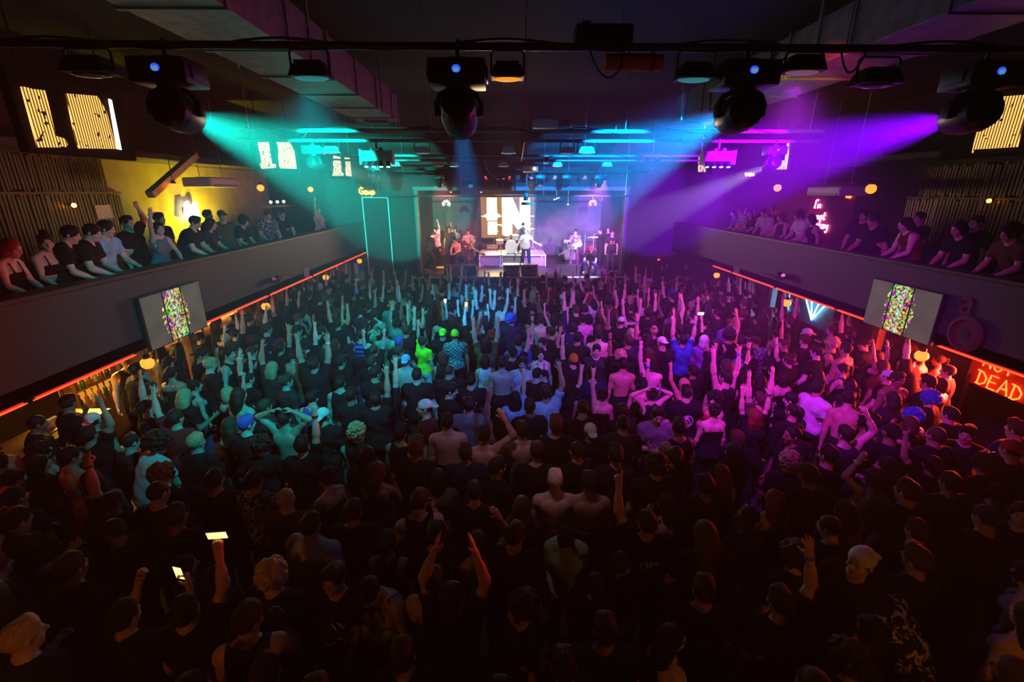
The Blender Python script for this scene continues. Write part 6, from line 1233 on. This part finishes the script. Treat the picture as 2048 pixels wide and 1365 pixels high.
# ------------------------------------------------------------------ the rest of the crowd
def free(x, y, pts, r): return all((x-a)**2+(y-b)**2 > r*r for a, b in pts)
def seen(x, y, z):
    d = Vector((x,y,z-CAMZ)); dx = d.x*math.cos(YAW)-d.y*math.sin(YAW); dy = d.x*math.sin(YAW)+d.y*math.cos(YAW)
    zc = dy*math.cos(PITCH)-d.z*math.sin(PITCH); return 1024+FPX*dx/zc, 682.5-FPX*(dy*math.sin(PITCH)+d.z*math.cos(PITCH))/zc, zc
def fill_crowd():
    """the room left between the people placed so far, without standing anyone right in front of them"""
    rng = random.Random(11); taken = [(p['loc'].x, p['loc'].y) for p in PEOPLE if p['loc'].z < .5]
    named = [seen(p['loc'].x, p['loc'].y, 1.62) for p in PEOPLE if p['loc'].z < .5]
    block = [(-6.3,4.6),(-6.3,8.75),(-6.3,12.6),(-6.3,16.4),(7.65,4.6),(7.65,8.75),(7.65,12.6),(7.65,16.4)]
    out = []
    for _ in range(60000):
        y = rng.uniform(1.75, 16.0); x = rng.uniform(-6.9, 8.4)
        if x < -6.4 and (3.6 < y < 7.3 or y < 3.6): continue
        if x < -6.8 and y > 7: continue
        px, py, zc = seen(x, y, 1.65)
        if not (-30 < px < 2080 and py < 1420): continue
        if x < EL-.2 and rng.random() < .35: continue
        k = FPX*.20/zc
        if px > 1905 and 705 < py < 850 and zc < 9: continue                   # the red writing stays in view
        if 1590 < px < 1665 and 590 < py < 665: continue
        if 150 < px < 265 and 740 < py < 830 and zc < 8.5: continue
        if any(abs(px-a) < k*1.05 and -k*.2 < py-b < k*(2.3 if zc < 7 else 1.9) for a, b, c in named): continue
        r = .43 if y < 5.5 else .47 if y < 9.5 else .52
        if not free(x, y, taken, r) or not free(x, y, block, .36): continue
        taken.append((x,y)); out.append((x,y))
    return out, rng
spots, rngc = fill_crowd(); spots.sort(key=lambda s: s[0]**2+s[1]**2)
n_named = sum(1 for p in PEOPLE if p['o'].get('group') == 'crowd on the dance floor'); N_IND = 300-n_named
def pick(rng, x, y):
    f = rng.random() < .36; bk = 'f' if f else ('b' if rng.random() < .25 else 'm'); up = .58 if y > 10.5 else .44 if y > 7.5 else .20 if y > 5.5 else .05
    pose = rng.choice(('up','horn','upb','hornb','fist','point','both','bothh','up','horn')) if rng.random() < up else rng.choice(('idle','idle','idle','hang','cross','drink','out','idle','chin'))
    if f: top = rng.choice(('tee','tee','tee','straps','tank','straps'))
    else: top = rng.choice(('tee','tee','tee','tee','tee','tank','long','hood','tee','tee','tee',None if y > 5 else 'tee'))
    tcol = rng.choices(('black','dark grey','navy','grey','white','maroon','purple','teal','olive','flecked','striped','blue','red'), (78,9,5,1,1,3,1,1,2,1,0,1,1))[0] if top else None
    if y < 6 and tcol in ('white','grey','teal','striped'): tcol = 'black'
    hs = rng.choice(('long','long','bob','pony','bun','wavy','curly')) if f else rng.choice(('short','short','short','fade','buzz','quiff','curly','cap','long'))
    hcol = rng.choices(('black','dark','brown','auburn','blond','blue'), (38,34,14,5,5,1))[0]
    if hs in HATN: hcol = 'c '+rng.choice(('black','black','navy','white','red'))
    rz = rng.gauss(-math.degrees(math.atan2(.7-x, 21-y)), 12)
    if rng.random() < .11 and pose in ('idle','hang','cross','drink','out'): rz += rng.choice((65,-65,110,-110,170))
    return dict(bk=bk, pose=pose, mir=rng.random() < .5, rz=rz, top=top, tcol=tcol, hs=hs, hcol=hcol, skin=rng.choices(('light','tan','brown','pale'), (42,34,18,6))[0], jeans=rng.choice(('black','black','blue','grey')), sc=rng.uniform(.95,1.06))
AUTO = []
for x, y in spots[:N_IND]:
    k = pick(rngc, x, y); AUTO.append(person(loc=(x,y), bands=rngc.random() < .3, trousers=True, **k))
# far rows beyond the three hundred nearest: one mass
def far_rows(rest):
    lo = {}; Vs, Fs, Ms, off = [], [], [], 0; mats = []; fe = []
    def mi(m):
        if m not in mats: mats.append(m)
        return mats.index(m)
    def arr(me):
        if me.name not in lo:
            v = np.empty(len(me.vertices)*3, np.float32); me.vertices.foreach_get('co', v); me.calc_loop_triangles(); f = np.empty(len(me.loop_triangles)*3, np.int32); me.loop_triangles.foreach_get('vertices', f); lo[me.name] = (v.reshape(-1,3), f.reshape(-1,3))
        return lo[me.name]
    cache = {}
    def low_hair(st):
        if st not in cache: cache[st] = thin(hair_mesh(st, .014), .4)
        return cache[st]
    def low(kind, *k):
        key = (kind,)+k
        if key not in cache:
            bk, pose = k[0], k[1]
            if kind == 'b':
                me, S = body_mesh(bk, POSES[pose], .0145); cache[key] = (thin(me, .20), S)
            elif kind == 't': cache[key] = (thin(top_mesh(bk, POSES[pose], k[2], .026), .4), None)
            else: cache[key] = (thin(bottom_mesh(bk, POSES[pose], 'jeans', .04), .4), None)
        return cache[key]
    for x, y in rest:
        k = pick(rngc, x, y); bk, pose, s = k['bk'], k['pose'], k['sc']*BUILD[k['bk']]['H']; a = R(k['rz']); Rm = np.array(Matrix.Rotation(a,3,'Z')); me, S = low('b', bk, pose); flipx = -1 if k['mir'] else 1
        items = [(me, SKIN[k['skin']], None), (low('d', bk, pose)[0], JEANS[k['jeans']], None)]
        if k['top']: items.append((low('t', bk, pose, k['top'])[0], CL[k['tcol']], None))
        items.append((low_hair(k['hs']), HAIR[k['hcol']], (S['Rhead'], S['hc'])))
        for m_, mt, hd in items:
            v, f = arr(m_); w = v
            if hd is not None: w = v@hd[0].T+hd[1]
            w = w*np.array((flipx,1,1)); f2 = f[:, ::-1] if flipx < 0 else f
            w = (w*s)@Rm.T+np.array((x,y,-S['base']*s+.002)); Vs.append(w); Fs.append(f2+off); Ms.append(np.full(len(f), mi(mt), np.int32)); off += len(v)
    me = np_mesh('distant_crowd', np.concatenate(Vs), np.concatenate(Fs)); me.polygons.foreach_set('material_index', np.concatenate(Ms))
    for m_ in mats: me.materials.append(m_)
    o = bpy.data.objects.new('distant_crowd', me); COL.objects.link(o); tag(o, 'packed farthest rows of the crowd before the stage, many arms raised', 'crowd', kind='stuff')
far_rows(spots[N_IND:])
# ------------------------------------------------------------------ a label for each: its look, then the plainest thing near it
LMK = [(p['short'], p['loc'].x, p['loc'].y) for p in PEOPLE if p['short']]+[('left television',-5.4,7.5),('right television',6.8,7.55),('lit bottle shelf',-7.4,7.9),('NOT DEAD sign',8.7,7.3),('blue neon diamond',8.8,12.4),('nearest left globe lamp',-5.75,6.95),('second left globe lamp',-5.75,10.8),('nearest right globe lamp',7.0,7.1),('second right globe lamp',7.0,10.9)]
PD = {'idle':'arms low','hang':'arms hanging','out':'forearms out','cross':'arms crossed','drink':'hand at chest','chin':'hand at chin','up':'arm straight up','horn':'horns raised','upb':'bent arm raised','hornb':'horns on bent arm','fist':'fist raised','point':'finger raised','both':'both arms up','bothh':'arms and horns up'}
def name_crowd():
    for p in AUTO:
        g = {'tee':'tee','tank':'tank','straps':'strap top','crop':'crop top','long':'long sleeves','hood':'hoodie'}.get(p['top'])
        wear = (p['tcol']+' '+g) if g else 'bare back'
        hr = (HATN[p['hs']] if p['hs'] in HATN else HAIRN[p['hs']]+' '+('dark' if p['hcol'] in ('black','dark') else p['hcol'])+' hair'); p['desc'] = (f"person, {wear}, {hr}, {PD[p['pose']]}")
    used = {p['label'] for p in PEOPLE if p['label']}
    def sector(p, l):
        dx, dy = p['loc'].x-l[1], p['loc'].y-l[2]
        return ('right of' if dx > 0 else 'left of') if abs(dx) > abs(dy) else ('stageward of' if dy > 0 else 'camera side of')
    for p in AUTO:
        best = None
        for l in sorted(LMK, key=lambda l: (p['loc'].x-l[1])**2+(p['loc'].y-l[2])**2):
            s = sector(p, l); same = [q for q in AUTO if q is not p and q['desc'] == p['desc'] and sector(q, l) == s]; d = lambda q: (q['loc'].x-l[1])**2+(q['loc'].y-l[2])**2
            if any(d(q) < d(p) for q in same): continue
            t = f"{p['desc']}, {s} {l[0]}"
            if t in used or len(t.replace(',',' ').split()) > 16: continue
            best = t; break
        p['o']['label'] = best or p['desc']; used.add(p['o']['label'])
name_crowd()
# ------------------------------------------------------------------ haze filling the hall
hm = bpy.data.materials.new('stage_haze'); hm.use_nodes = True; nt = hm.node_tree; nt.nodes.remove(nt.nodes['Principled BSDF'])
vsn = nt.nodes.new('ShaderNodeVolumeScatter'); vsn.inputs['Density'].default_value = HAZE; vsn.inputs['Anisotropy'].default_value = .0; nt.links.new(vsn.outputs[0], nt.nodes['Material Output'].inputs['Volume'])
hz = MB().box(((XL+XR)/2,(YE+YB)/2,(ZC+1.9)/2), (XR-XL-.02,YB-YE-.02,ZC-1.92)).build('haze', hm)
tag(hz, 'thin stage haze filling the whole hall and showing the light beams', 'haze', kind='stuff')
